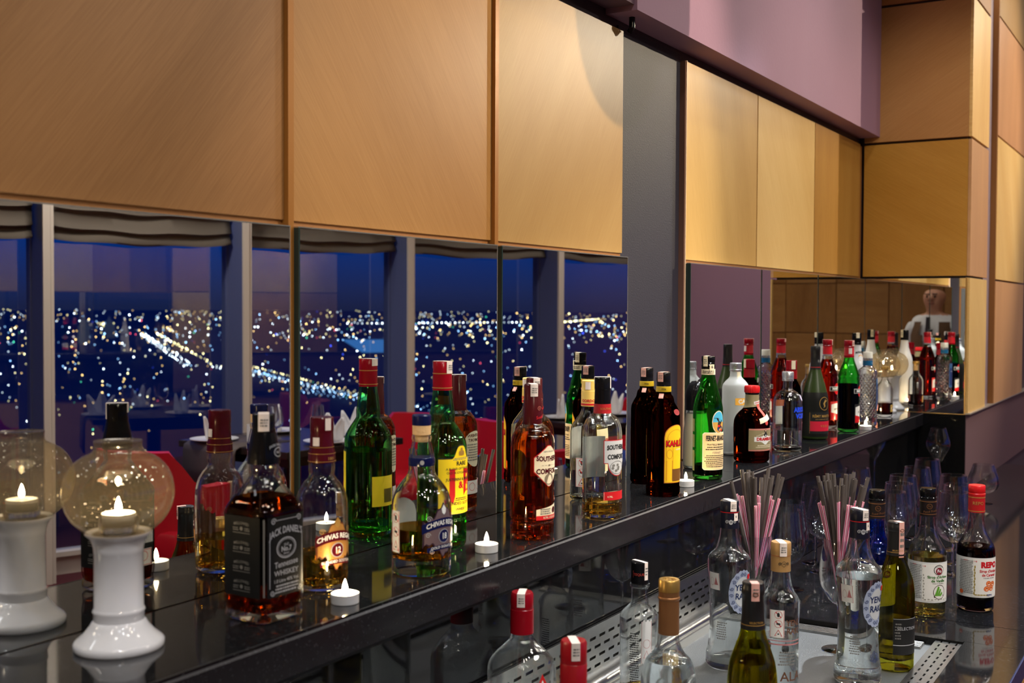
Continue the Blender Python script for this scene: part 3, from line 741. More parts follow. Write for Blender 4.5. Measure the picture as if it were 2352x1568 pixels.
text(sec, l, 0, 0, 0.0745, 'Tennessee', 0.0108, ink_silver, slope=0.05, sqx=0.9); text(sec, l, 0, 0, 0.0632, 'WHISKEY', 0.0092, ink_silver, sqx=1.1)
text(sec, l, 0, 0, 0.0535, '1.0 Litre 40% Vol.', 0.0062, ink_silver)
prints(sec, l, 0, 0, 0.044, 0.0375, 0.0495, 3, ink_silver)
poly_on(sec, l, 0, scroll(-0.0225, 0.130, 0.005, 0.0011)+scroll(0.0225, 0.130, 0.005, 0.0011, dirn=-1, a0=PI)+scroll(-0.0245, 0.040, 0.0045, 0.0010, dirn=-1)+scroll(0.0245, 0.040, 0.0045, 0.0010, a0=PI)
        +[rect_pts(-0.0292, -0.0283, 0.046, 0.108), rect_pts(0.0283, 0.0292, 0.046, 0.108), rect_pts(-0.018, 0.018, 0.1305, 0.1313)], ink_silver, name='scrollwork')
for sgn in (-1, 1):
    l2 = patch('side_label', sec, b, sgn*PI/2, 0.062, 0.034, 0.136, blk)
    for j in range(4):
        zc = 0.122-j*0.0245
        text(sec, l2, sgn*PI/2, 0, zc+0.005, 'MELLOWED', 0.0050, ink_grey, arc=9)
        poly_on(sec, l2, sgn*PI/2, [disc_pts(0, zc-0.0018, 0.0026, 0.0026, 10), rect_pts(-0.015, 0.015, zc-0.0075, zc-0.0068)], ink_grey)
        prints(sec, l2, sgn*PI/2, -0.010, 0.010, zc-0.005, zc, 2, ink_grey, seed=j); prints(sec, l2, sgn*PI/2, 0.010, 0.010, zc-0.005, zc, 2, ink_grey, seed=j+9)
l3 = patch('back_label', sec, b, PI, 0.060, 0.036, 0.134, blk)
poly_on(sec, l3, PI, [rect_pts(-0.028+i*0.0011, -0.0275+i*0.0011+0.0005*(i % 3)*0.5, 0.066, 0.086) for i in range(14)], ink_white, name='barcode')
w_ = patch('warning_sticker', sec, b, PI, 0.050, 0.034, 0.058, white_paper, s0=0.0, eps=0.0014)
poly_on(sec, w_, PI, frame_pts(-0.024, 0.024, 0.035, 0.057, 0.0008)+ring_pts(-0.011, 0.048, 0.007, 0.007, 0.0008)+ring_pts(0.006, 0.048, 0.007, 0.007, 0.0008), bright_red, 0.0019, name='pictogram')
cn = sec
for k_ in (-1, 1):
    mesh_obj('corner_print', *[[sec.shape(math.radians(-90+45*k_)+d, 0.0392, 0.08)+(z,) for d in (-0.02, 0.02) for z in (0.036, 0.134)], [(0, 1, 3, 2)]], ink_grey, b)

# --- round Scotch bottles of one maker (12 and 18)
def chivas(loc, label, eighteen):
    b = bottle('scotch_bottle', label, loc, math.radians(-12 if eighteen else -18))
    if not eighteen:
        sec = Sec([(0.002, 0.0330), (0.006, 0.0358), (0.020, 0.0366), (0.100, 0.0372), (0.122, 0.0366), (0.138, 0.0330), (0.150, 0.0262), (0.157, 0.0204), (0.162, 0.0178), (0.172, 0.0190), (0.180, 0.0182), (0.205, 0.0155), (0.236, 0.0140)])
        glass_body(sec, clear, b, 0.003, 0.008, 44); liquid(sec, 0.052, gold_liq, b, 0.003, 0.008, 44)
        cap('neck_sleeve', [(0, 0.180), (0.0196, 0.180), (0.0190, 0.194), (0.0172, 0.200), (0.0164, 0.222), (0, 0.222)], maroon, b)
        c = cap('cap', [(0, 0.221), (0.0162, 0.221), (0.0168, 0.226), (0.0168, 0.2420), (0.0158, 0.2440), (0, 0.2440)], maroon, b)
        ss = Sec([(0.180, 0.0196), (0.194, 0.0190), (0.2, 0.0172), (0.222, 0.0164)])
        text(ss, c, math.radians(10), 0, 0.186, '1801', 0.006, ink_gold, eps=0.0007)
        for z in (0.1815, 0.1925, 0.2015): cap('gold_line', [(ss.r(z)+0.0003, z), (ss.r(z)+0.0003, z+0.0006)], ink_gold, b)
        patch('seal_sticker', ss, b, math.radians(-60), 0.010, 0.204, 0.216, white_strip); patch('seal_sticker', Sec([(0.22, 0.0170), (0.245, 0.0170)]), b, math.radians(0), 0.009, 0.226, 0.243, white_strip)
        lb, rim_ = P('antique gold label', rgb(186, 136, 70), 0.35, metal=0.45), P('dark label rim', rgb(92, 44, 24), 0.4)
        zc, h, w = 0.066, 0.046, 0.062; band, num, sub = maroon, '12', 'BLENDED SCOTCH'
    else:
        sec = Sec([(0.002, 0.0420), (0.006, 0.0446), (0.090, 0.0452), (0.106, 0.0445), (0.122, 0.0405), (0.138, 0.0300), (0.148, 0.0222), (0.155, 0.0198), (0.163, 0.0194), (0.174, 0.0192), (0.190, 0.0160), (0.200, 0.0142), (0.203, 0.0152), (0.2075, 0.0146)])
        glass_body(sec, clear, b, 0.003, 0.024, 48); liquid(sec, 0.070, brown_liq, b, 0.003, 0.024, 48)
        lathe('cork', [(0, 0.198), (0.0100, 0.198), (0.0108, 0.2085), (0.0138, 0.2090), (0.0142, 0.2255), (0, 0.2255)], cork, b, 24)
        cap('cap', [(0, 0.2230), (0.0142, 0.2230), (0.0146, 0.2250), (0.0146, 0.2375), (0.0134, 0.2390), (0, 0.2390)], navy, b)
        bd = cap('neck_band', [(0.0198, 0.1625), (0.0200, 0.1628), (0.0199, 0.1745), (0.0196, 0.1748)], navy, b)
        ns = Sec([(0.16, 0.0199), (0.176, 0.0199)])
        for a in (-40, 50): poly_on(ns, bd, math.radians(a), [disc_pts(0, 0.1685, 0.0032, 0.0036, 14)], ink_silver, 0.0006)
        warning(sec, b, math.radians(-100), 0, 0.036, 0.098, 0.020)
        patch('back_label', sec, b, PI, 0.050, 0.040, 0.108, white_paper, top=ellipse_fn(0.085, 0.023, 1))
        lb, rim_ = P('bronze grey label', rgb(120, 100, 104), 0.35, metal=0.3), P('aubergine rim', rgb(48, 26, 46), 0.4)
        zc, h, w = 0.068, 0.050, 0.070; band, num, sub = navy, '18', 'GOLD SIGNATURE'
    wob = lambda u: 0.0022*math.cos(u*19)
    top = lambda u: zc+h*(0.42+0.40*math.exp(-(u*2.2)**2))+wob(u)-0.006*abs(u); bot = lambda u: zc-h*(0.62+0.12*math.cos(u*5))-wob(u+0.4)+0.010*abs(u)
    az = math.radians(4)
    l = patch('front_label', sec, b, az, w, 0, 0, rim_, top, bot, 40, 8, 0.0006)
    patch('label_field', sec, l, az, w*0.92, 0, 0, lb, lambda u: top(u*0.96)-0.002, lambda u: bot(u*0.96)+0.002, 36, 8, 0.0010)
    arc = lambda u: zc+0.012-0.009*u*u
    bp_ = patch('ribbon', sec, l, az, w*1.02, 0, 0, band, lambda u: arc(u)+0.0085, lambda u: arc(u)-0.0055, 24, 3, 0.0014)
    text(sec, bp_, az, 0, zc+0.0135, 'CHIVAS REGAL', 0.0098, ink_white, arc=0.009/(w/2)**2*0.9, sqx=0.9, bold=0.025, eps=0.0018)
    d_ = poly_on(sec, l, az, [disc_pts(0, zc-0.0065, 0.0105, 0.0105)], ink_silver, 0.0013, 'medallion'); poly_on(sec, d_, az, [disc_pts(0, zc-0.0065, 0.0092, 0.0092)], band, 0.0016, 'medallion_field')
    text(sec, d_, az, 0, zc-0.0068, num, 0.0125, ink_white, sqx=0.8, bold=0.02, eps=0.0020)
    bp2 = patch('ribbon', sec, l, az, w*0.80, 0, 0, band, lambda u: zc-0.0190-0.004*u*u, lambda u: zc-0.0260-0.004*u*u, 20, 3, 0.0014)
    text(sec, bp2, az, 0, zc-0.0222, sub, 0.0054, ink_white, arc=4.2, eps=0.0018)
    poly_on(sec, l, az, scroll(-w*0.36, zc+0.020, 0.005, 0.001)+scroll(w*0.36, zc+0.020, 0.005, 0.001, dirn=-1, a0=PI)+scroll(-w*0.38, zc-0.004, 0.0045, 0.001)+scroll(w*0.38, zc-0.004, 0.0045, 0.001, dirn=-1, a0=PI)+scroll(-w*0.30, zc-0.028, 0.0042, 0.001, dirn=-1), ink_gold if not eighteen else ink_silver, 0.0014, 'scrollwork')
    poly_on(sec, l, az, [[(0, zc+0.040), (0.0045, zc+0.034), (0.0036, zc+0.028), (0, zc+0.025), (-0.0036, zc+0.028), (-0.0045, zc+0.034)]], ink_white if eighteen else ink_gold, 0.0014, 'crest')
    return b
chivas((1.246, -0.101, LZ), 'round Scotch bottle with gold label and maroon sleeve behind square whiskey', False)
chivas((1.398, -0.166, LZ), 'stout Scotch bottle with blue cap, cork and dark scalloped label', True)

# --- green Scotch bottle with yellow label
b = bottle('green_scotch_bottle', 'tall green Scotch bottle with yellow label and red cap', (1.577, -0.079, LZ), math.radians(-6))
sec = Sec([(0.002, 0.0380), (0.006, 0.0408), (0.050, 0.0415), (0.166, 0.0415), (0.176, 0.0400), (0.190, 0.0330), (0.202, 0.0250), (0.210, 0.0208), (0.220, 0.0210), (0.232, 0.0196), (0.262, 0.0160), (0.300, 0.0145)])
greeng = GLW('green bottle glass', (0.58, 0.91, 0.62)); greenl = GL('green seen liquid', (0.84, 0.90, 0.58), 1.34)
glass_body(sec, greeng, b, 0.003, 0.010, 44); liquid(sec, 0.150, greenl, b, 0.003, 0.010, 44)
c = cap('cap', [(0, 0.262), (0.0166, 0.262), (0.0160, 0.288), (0.0160, 0.3080), (0.0146, 0.310), (0, 0.310)], red_cap, b)
cs = Sec([(0.262, 0.0166), (0.288, 0.0160), (0.31, 0.016)])
for z in (0.2655, 0.2895): cap('gold_line', [(0.0169-(z-0.2655)*0.02, z), (0.0169-(z-0.2655)*0.02, z+0.0012)], ink_gold, c)
duty(b, 0.0161, 0.3101, math.radians(6), 0.020, 0.016)
ytop = lambda u: 0.150+0.021*math.exp(-((u+0.0)*3.2)**4)
l = patch('front_label', sec, b, 0, 0.086, 0.058, 0, ink_black, lambda u: ytop(u)+0.002, None, 40)
l1 = patch('label_field', sec, l, 0, 0.084, 0.059, 0, yellow, ytop, None, 40, eps=0.0010)
text(sec, l1, 0, 0, 0.142, 'RARE', 0.0095, ink_black, bold=0.02, eps=0.0015)
text(sec, l1, 0, -0.0185, 0.108, 'J', 0.062, ink_red, bold=0.03, eps=0.0014, name='initial'); text(sec, l1, 0, 0.0165, 0.108, 'B', 0.060, ink_red, sqx=0.8, bold=0.03, eps=0.0014, name='initial')
text(sec, l1, 0, -0.002, 0.106, '&', 0.016, ink_red, bold=0.03, eps=0.0015)
text(sec, l1, 0, 0, 0.1335, 'A BLEND OF THE PUREST', 0.0052, ink_black, eps=0.0018); text(sec, l1, 0, 0, 0.127, 'OLD SCOTCH WHISKIES', 0.0052, ink_black, eps=0.0018)
text(sec, l1, 0, 0, 0.116, 'JUSTERINI & BROOKS', 0.0062, ink_black, bold=0.02, eps=0.0018)
text(sec, l1, 0, 0, 0.076, 'BLENDED SCOTCH', 0.0070, ink_black, eps=0.0015); text(sec, l1, 0, 0, 0.066, 'WHISKY', 0.0070, ink_black, eps=0.0015)
prints(sec, l1, 0, 0, 0.030, 0.080, 0.086, 2, ink_black); prints(sec, l1, 0, 0, 0.036, 0.1475, 0.152, 2, ink_grey)
poly_on(sec, l1, 0, [disc_pts(0, 0.160, 0.004, 0.005), disc_pts(-0.0045, 0.159, 0.002, 0.004), disc_pts(0.0045, 0.159, 0.002, 0.004), disc_pts(0, 0.166, 0.0025, 0.002)], ink_gold, 0.0015, 'crest')
text(sec, b, 0, 0, 0.048, 'ESTD 1749', 0.0070, P('green emboss', rgb(20, 60, 24), 0.2), eps=0.0008)
l2 = patch('back_label', sec, b, PI, 0.050, 0.056, 0.108, yellow, s0=0.010)
poly_on(sec, l2, PI, [rect_pts(-0.010+i*0.0014, -0.0094+i*0.0014+0.0006*(i % 2), 0.062, 0.086) for i in range(16)], ink_black, name='barcode')
warning(sec, b, PI, -0.034, 0.058, 0.114, 0.026)

# --- amber and clear bottles of one liqueur maker
def comfort(loc, label, rz, amber):
    b = bottle('liqueur_bottle', label, loc, rz)
    sec = Sec([(0.002, 0.0350), (0.006, 0.0380), (0.026, 0.0382), (0.029, 0.0368), (0.033, 0.0378), (0.158, 0.0378), (0.172, 0.0364), (0.186, 0.0310), (0.194, 0.0240), (0.199, 0.0180), (0.204, 0.0162), (0.262, 0.0140)], flute=26)
    sec.flute = 0
    flut = lambda t, r, z: ((r*(1+(0.010*math.cos(28*t) if 0.14 < z < 0.196 else 0)))*math.cos(t), (r*(1+(0.010*math.cos(28*t) if 0.14 < z < 0.196 else 0)))*math.sin(t))
    sec.shape = flut
    glass_body(sec, GLW('faint amber glass', (0.97, 0.93, 0.86)) if amber else clear, b, 0.003, 0.008, 112)
    if amber: liquid(sec, 0.188, GL('orange amber liqueur', (0.80, 0.32, 0.05), 1.34), b, 0.003, 0.008, 48)
    else: liquid(sec, 0.030, gold_liq, b, 0.003, 0.008, 48)
    if amber:
        mk = P('oxblood printed sleeve', rgb(70, 16, 20), 0.2)
        c = cap('cap', [(0, 0.198), (0.0172, 0.198), (0.0160, 0.240), (0.0152, 0.2415), (0.0152, 0.2660), (0.0140, 0.268), (0, 0.268)], mk, b)
        cs = Sec([(0.198, 0.0172), (0.240, 0.0160), (0.268, 0.0152)])
        text(cs, c, math.radians(20), 0, 0.212, 'Southern', 0.0075, ink_red, slope=0.15, eps=0.0008)
        poly_on(cs, c, math.radians(30), scroll(0.004, 0.232, 0.006, 0.0012)+scroll(-0.010, 0.226, 0.005, 0.0012), P('rose print', rgb(150, 80, 70), 0.4), 0.0008)
    else:
        c = cap('cap', [(0, 0.215), (0.0158, 0.215), (0.0152, 0.244), (0.0156, 0.2445), (0.0156, 0.2655), (0.0144, 0.268), (0, 0.268)], black_plastic, b)
        cap('neck_sleeve', [(0, 0.199), (0.0172, 0.199), (0.0164, 0.217), (0, 0.217)], P('red neck band', rgb(170, 28, 34), 0.4), b)
        text(Sec([(0.19, 0.0170), (0.22, 0.0164)]), c, math.radians(-10), 0, 0.208, 'SOUTHERN', 0.0056, ink_gold, eps=0.0009)
    duty(b, 0.0156, 0.2681, math.radians(-38 if amber else 40), 0.021, 0.013)
    if amber:
        hexa = lambda u: 0.1325+0.0305-0.020*max(0, abs(u)-0.12)/0.88; hexb = lambda u: 0.1325-0.0385+0.026*max(0, abs(u)-0.10)/0.90
        l = patch('front_label', sec, b, 0, 0.060, 0, 0, ink_red, lambda u: hexa(u)+0.0012, lambda u: hexb(u)-0.0012, 30)
        l1 = patch('label_field', sec, l, 0, 0.0575, 0, 0, cream_paper, hexa, hexb, 30, eps=0.0010)
        text(sec, l1, 0, 0, 0.1405, 'SOUTHERN', 0.0118, maroon, arc=-3, sqx=0.83, bold=0.035, eps=0.0014); text(sec, l1, 0, 0, 0.1195, 'COMFORT', 0.0122, maroon, sqx=0.88, bold=0.035, eps=0.0014)
        text(sec, l1, 0, 0, 0.1535, 'NEW ORLEANS', 0.0036, ink_grey, eps=0.0014); text(sec, l1, 0, -0.020, 0.1085, 'EST', 0.0036, ink_grey, eps=0.0014)
        poly_on(sec, l1, 0, [disc_pts(0, 0.106, 0.0105, 0.0098), rect_pts(-0.016, -0.005, 0.1295, 0.1301), rect_pts(0.005, 0.016, 0.1295, 0.1301), disc_pts(0, 0.1298, 0.003, 0.0014)], P('taupe ink', rgb(128, 112, 92), 0.5), 0.0014)
        l2 = patch('lower_label', sec, b, 0, 0.050, 0.038, 0, cream_paper, lambda u: 0.058+0.004*u, None, 20)
        patch('label_band', sec, l2, 0, 0.050, 0.036, 0.0435, ink_red, eps=0.0010)
        text(sec, l2, 0, 0.004, 0.0398, '0.70L LIQUEUR', 0.0050, cream_paper, eps=0.0014); poly_on(sec, l2, 0, [disc_pts(0.014, 0.0515, 0.0052, 0.0056)], maroon, 0.0011, 'seal'); prints(sec, l2, 0, -0.008, 0.024, 0.045, 0.056, 3, ink_grey)
        l3 = patch('back_label', sec, b, PI, 0.056, 0, 0, P('sage cream label', rgb(206, 200, 172), 0.6), ellipse_fn(0.125, 0.034, 1, 0.3), ellipse_fn(0.125, 0.036, -1, 0.5), 24)
        text(sec, l3, PI, 0, 0.150, 'SOUTHERN', 0.0080, maroon, bold=0.02); text(sec, l3, PI, 0, 0.141, 'COMFORT', 0.0080, maroon, bold=0.02); prints(sec, l3, PI, 0, 0.044, 0.100, 0.135, 7, ink_grey)
        l4 = patch('warning_sticker', sec, b, PI, 0.052, 0.036, 0.062, white_paper)
        poly_on(sec, l4, PI, frame_pts(-0.025, 0.025, 0.037, 0.061, 0.0008)+ring_pts(-0.013, 0.050, 0.008, 0.008, 0.0008)+ring_pts(0.009, 0.050, 0.008, 0.008, 0.0008), ink_red, 0.0011, name='pictogram')
    else:
        lt = lambda u: 0.149; lbm = lambda u: 0.107-(0.024*math.sqrt(max(0, 1-(u/0.72)**2)) if abs(u) < 0.72 else 0)
        l = patch('front_label', sec, b, math.radians(2), 0.058, 0, 0, ink_red, lambda u: lt(u)+0.0015, lambda u: lbm(u)-0.0015, 30)
        l1 = patch('label_field', sec, l, math.radians(2), 0.0555, 0, 0, P('silver grey label', rgb(186, 186, 186), 0.5), lt, lbm, 30, eps=0.0010)
        text(sec, l1, math.radians(2), 0, 0.1365, 'SOUTHERN', 0.0120, ink_black, slope=0.0, arc=2, sqx=0.72, bold=0.04, eps=0.0014); text(sec, l1, math.radians(2), 0, 0.1180, 'COMFORT', 0.0125, ink_black, sqx=0.72, bold=0.04, eps=0.0014)
        poly_on(sec, l1, math.radians(2), ring_pts(0, 0.098, 0.017, 0.0125, 0.0007), ink_black, 0.0014)
        poly_on(sec, l1, math.radians(2), [disc_pts(-0.004+0.007*math.cos(i*2.4), 0.098+0.006*math.sin(i*2.4), 0.0032, 0.0026, 8) for i in range(6)]+[rect_pts(-0.012, 0.012, 0.0905, 0.0913)], ink_grey, 0.0015, 'steamboat_vignette')
        l2 = patch('lower_label', sec, b, math.radians(2), 0.058, 0.036, 0.052, ink_red, eps=0.0006)
        poly_on(sec, l2, math.radians(2), frame_pts(-0.028, 0.028, 0.037, 0.051, 0.0006), cream_paper, 0.0010, name='border'); text(sec, l2, math.radians(2), -0.016, 0.0425, '0.70L', 0.0050, cream_paper, eps=0.0012)
        patch('back_label', sec, b, math.radians(172), 0.062, 0.070, 0.150, P('frosted back label', rgb(170, 176, 172), 0.7))
    return b
comfort((1.717, -0.173, LZ), 'amber whiskey liqueur bottle with cream hexagon label, front of the two', math.radians(-11), True)
comfort((1.870, -0.087, LZ), 'second amber liqueur bottle close to mirror, hidden behind its twin', math.radians(-4), True)
comfort((1.966, -0.183, LZ), 'clear fluted liqueur bottle with silver label, black cap and little gold liquid', math.radians(-17), False)

# --- clear gin with yellow cap
b = bottle('gin_bottle', 'clear gin bottle with yellow cap standing by the mirror', (2.124, -0.072, LZ), 0.0)
sec = Sec([(0.002, 0.0320), (0.006, 0.0350), (0.140, 0.0352), (0.154, 0.0335), (0.170, 0.0255), (0.182, 0.0185), (0.190, 0.0160), (0.244, 0.0142)], n=lambda z: 3.4 if z < 0.15 else 3.4-1.4*min(1, (z-0.15)/0.03))
glass_body(sec, clear, b, 0.003, 0.008, 40); liquid(sec, 0.088, GL('clear spirit', (0.97, 0.98, 0.98), 1.34), b, 0.003, 0.008, 40)
ycap = P('cream yellow cap', rgb(226, 190, 98), 0.35)
c = cap('cap', [(0, 0.196), (0.0172, 0.196), (0.0168, 0.228), (0.0162, 0.2285), (0.0162, 0.2485), (0.0150, 0.250), (0, 0.250)], ycap, b)
cs = Sec([(0.196, 0.0172), (0.228, 0.0168)])
text(cs, c, math.radians(-50), 0, 0.2075, 'GORDON\'S', 0.0078, ink_red, bold=0.03, eps=0.0008); cap('red_line', [(0.0175, 0.198), (0.0174, 0.202)], ink_red, c)
patch('seal_sticker', Sec([(0.22, 0.0166), (0.25, 0.0164)]), b, math.radians(-72), 0.011, 0.231, 0.247, white_strip)
l = patch('front_label', sec, b, 0, 0.050, 0.060, 0.150, P('pale gin label', rgb(220, 206, 160), 0.6)); text(sec, l, 0, 0, 0.125, 'GORDON\'S', 0.011, ink_red, bold=0.03)
patch('back_label', sec, b, PI, 0.050, 0.058, 0.150, white_paper)
warning(sec, b, -PI/2, 0.0, 0.030, 0.090, 0.024)

# --- dark coffee liqueur, two
def kahlua(loc, label, rz):
    b = bottle('coffee_liqueur_bottle', label, loc, rz)
    sec = Sec([(0.002, 0.0340), (0.006, 0.0362), (0.018, 0.0364), (0.022, 0.0350), (0.030, 0.0352), (0.165, 0.0356), (0.176, 0.0348), (0.190, 0.0290), (0.200, 0.0235), (0.206, 0.0222), (0.212, 0.0205), (0.216, 0.0170), (0.222, 0.0155), (0.258, 0.0140)])
    solid_body(sec, GL('dark brown glass with liqueur', (0.105, 0.030, 0.008)), b, 44, z1=0.25)
    c = cap('cap', [(0, 0.222), (0.0163, 0.222), (0.0158, 0.2345), (0.0150, 0.236), (0.0154, 0.240), (0.0148, 0.2415), (0.0153, 0.245), (0.0153, 0.262), (0.0142, 0.2640), (0, 0.2640)], black_plastic, b)
    cap('neck_band', [(0.0164, 0.2225), (0.0166, 0.223), (0.0162, 0.2338), (0.0160, 0.234)], P('mustard band', rgb(190, 160, 30), 0.4), b)
    text(Sec([(0.22, 0.0166), (0.236, 0.0161)]), c, math.radians(-45), 0, 0.2282, '1936', 0.0055, ink_black, eps=0.0008)
    duty(b, 0.0154, 0.2641, math.radians(-72), 0.020, 0.013, pinkish_strip); patch('neck_sticker', sec, b, math.radians(-60), 0.010, 0.209, 0.219, pinkish_strip)
    az = math.radians(6)
    arch = lambda u: 0.128+0.026*math.sqrt(max(0, 1-u*u))
    l = patch('front_label', sec, b, az, 0.058, 0.030, 0, P('terracotta rim', rgb(176, 96, 44), 0.45), arch, None, 30)
    l1 = patch('label_field', sec, l, az, 0.0555, 0.0315, 0, P('sunset yellow', rgb(236, 188, 26), 0.45), lambda u: arch(u)-0.0015, None, 30, eps=0.0010)
    patch('label_panel', sec, l1, az, 0.030, 0.034, 0.060, P('dusky brown print', rgb(110, 70, 22), 0.5), s0=0.004, eps=0.0013)
    poly_on(sec, l1, az, [rect_pts(-0.024, -0.010, 0.036, 0.078)]+ring_pts(-0.017, 0.092, 0.007, 0.010, 0.001)+frame_pts(-0.025, -0.009, 0.034, 0.106, 0.0009)+ring_pts(0, 0.126, 0.022, 0.018, 0.001), P('ochre print', rgb(206, 140, 16), 0.5), 0.0013, 'arcade_print')
    text(sec, l1, az, 0.0005, 0.1135, 'KAHLÚA', 0.0170, P('dark lettering shadow', rgb(70, 10, 12), 0.5), sqx=0.78, bold=0.07, eps=0.0015, name='lettering_shadow')
    text(sec, l1, az, 0, 0.114, 'KAHLÚA', 0.0170, bright_red, sqx=0.78, bold=0.03, eps=0.0019); text(sec, l1, az, 0.006, 0.1015, 'LIQUEUR', 0.0042, ink_white, eps=0.0016)
    poly_on(sec, b, math.radians(12), [disc_pts(0, 0.180, 0.0095, 0.0065)], P('dark seal red', rgb(130, 16, 26), 0.6), 0.0012, 'wax_seal')
    l3 = patch('back_label', sec, b, math.radians(-165), 0.046, 0.040, 0.128, P('mustard back label', rgb(196, 164, 22), 0.5)); prints(sec, l3, math.radians(-165), 0, 0.036, 0.05, 0.12, 9, ink_black)
    return b
kahlua((2.401, -0.076, LZ), 'dark brown coffee liqueur bottle standing back by slate column', math.radians(-24))
kahlua((2.261, -0.180, LZ), 'dark brown coffee liqueur bottle in front with yellow arched label', math.radians(-22))

# --- pourer bottle with milk
b = bottle('pourer_bottle', 'clear juice pourer with black spout holding white milky liquid', (2.690, -0.080, LZ), 0)
sec = Sec([(0.002, 0.0290), (0.006, 0.0318), (0.020, 0.0322), (0.085, 0.0318), (0.115, 0.0290), (0.140, 0.0262), (0.160, 0.0262), (0.174, 0.0262)])
glass_body(sec, clear, b, 0.0025, 0.006, 36); liquid(sec, 0.138, P('milk', rgb(214, 210, 196), 0.4, sss=0.2), b, 0.0025, 0.006, 36)
cap('collar', [(0, 0.146), (0.0272, 0.146), (0.0275, 0.172), (0, 0.172)], black_plastic, b); patch('neck_tag', Sec([(0.14, 0.0276), (0.18, 0.0276)]), b, math.radians(0), 0.020, 0.152, 0.164, silver_cap)
m = MB(); m.lathe([(0, 0.170), (0.0280, 0.170), (0.0285, 0.176), (0.0268, 0.192), (0.0215, 0.208), (0.012, 0.218), (0, 0.220)], 28)
m.tube([(0.004, -0.002, 0.190), (0.020, -0.008, 0.212), (0.029, -0.012, 0.219)], [0.020, 0.0145, 0.012], 16); m.build('spout', black_plastic, b, smooth=True)
MB().tube([(0.0285, -0.0118, 0.2186), (0.0296, -0.0122, 0.2194)], 0.0098, 14).build('spout_mouth', cream_paper, b)

# --- green bitter bottle
b = bottle('bitters_bottle', 'tall bright green bitters bottle with parchment label and black cap', (2.539, -0.171, LZ), math.radians(-31))
sec = Sec([(0.002, 0.0320), (0.006, 0.0348), (0.120, 0.0352), (0.162, 0.0350), (0.180, 0.0325), (0.205, 0.0250), (0.230, 0.0186), (0.248, 0.0152), (0.284, 0.0138)])
glass_body(sec, GLW('bright green glass', (0.42, 0.90, 0.40)), b, 0.003, 0.010, 44)
liquid(sec, 0.034, GL('dark bitters in green', (0.20, 0.12, 0.02), 1.34), b, 0.003, 0.010, 44)
c = cap('cap', [(0, 0.258), (0.0158, 0.258), (0.0162, 0.268), (0.0150, 0.2695), (0.0158, 0.272), (0.0150, 0.2745), (0.0160, 0.2765), (0.0160, 0.287), (0.0148, 0.289), (0, 0.289)], black_plastic, b)
nb = cap('neck_band', [(0, 0.2455), (0.0164, 0.2455), (0.0161, 0.2585), (0, 0.2585)], cream_paper, b); prints(Sec([(0.24, 0.0165), (0.26, 0.0162)]), nb, math.radians(-40), 0, 0.030, 0.248, 0.256, 2, ink_black)
duty(b, 0.0163, 0.2891, math.radians(-62), 0.024, 0.011, cream_paper, False); st_ = patch('duty_strip', Sec([(0.24, 0.0168), (0.29, 0.0165)]), b, math.radians(-6), 0.012, 0.247, 0.270, cream_paper); text(Sec([(0.24, 0.0168), (0.29, 0.0165)]), st_, math.radians(-6), 0, 0.264, '6', 0.010, ink_black, eps=0.0010)
octo = lambda u: 0.110-0.004*max(0, abs(u)-0.88)/0.12; octb = lambda u: 0.026+0.004*max(0, abs(u)-0.88)/0.12
l = patch('front_label', sec, b, 0, 0.070, 0, 0, P('pale label rim', rgb(216, 214, 190), 0.5), lambda u: octo(u)+0.002, lambda u: octb(u)-0.002, 30)
l1 = patch('label_field', sec, l, 0, 0.066, 0, 0, P('parchment label', rgb(224, 194, 146), 0.6), octo, octb, 30, eps=0.0010)
text(sec, l1, 0, 0, 0.098, 'FERNET-BRANCA', 0.0165, ink_black, sqx=0.42, bold=0.04, eps=0.0014); text(sec, l1, 0, 0, 0.0835, 'FRATELLI BRANCA', 0.0058, ink_black, arc=0, bold=0.01, eps=0.0014); text(sec, l1, 0, 0, 0.0645, 'FERNET', 0.0068, ink_grey, bold=0.0, eps=0.0014)
prints(sec, l1, 0, 0, 0.056, 0.070, 0.080, 2, ink_black, seed=3); prints(sec, l1, 0, 0, 0.060, 0.030, 0.060, 7, ink_black, seed=4)
le = patch('eagle_label', sec, b, math.radians(8), 0.036, 0, 0, cream_paper, ellipse_fn(0.136, 0.0265, 1), ellipse_fn(0.136, 0.0265, -1), 26)
patch('sky_field', sec, le, math.radians(8), 0.033, 0, 0, P('sky blue print', rgb(70, 168, 204), 0.5), ellipse_fn(0.136, 0.0245, 1), lambda u: 0.136, 22, eps=0.0010); patch('earth_field', sec, le, math.radians(8), 0.033, 0, 0, P('ochre earth print', rgb(196, 150, 70), 0.5), lambda u: 0.136, ellipse_fn(0.136, 0.0245, -1), 22, eps=0.0010)
poly_on(sec, le, math.radians(8), [[(-0.014, 0.146), (-0.002, 0.138), (0.006, 0.130), (0.010, 0.140), (0.003, 0.143), (-0.004, 0.146)], [(-0.002, 0.138), (0.008, 0.126), (0.002, 0.120), (-0.004, 0.130)]], ink_black, 0.0014, 'eagle'); poly_on(sec, le, math.radians(8), [disc_pts(0.003, 0.121, 0.008, 0.007)], ink_blue, 0.0013, 'globe'); poly_on(sec, le, math.radians(8), [disc_pts(0.0, 0.127, 0.004, 0.003), disc_pts(0.008, 0.117, 0.0025, 0.003)], ink_red, 0.0015)
text(sec, b, math.radians(-5), 0, 0.182, 'BRANCA', 0.012, GL('green emboss glass', (0.45, 0.9, 0.45)), arc=6, eps=0.0005, name='embossing')
for z in (0.075, 0.112): patch('side_label', sec, b, math.radians(-106), 0.012, z, z+0.030, P('olive side label', rgb(150, 158, 110), 0.6))
patch('side_label', sec, b, math.radians(-106), 0.012, 0.020, 0.068, P('olive side label', rgb(150, 158, 110), 0.6))

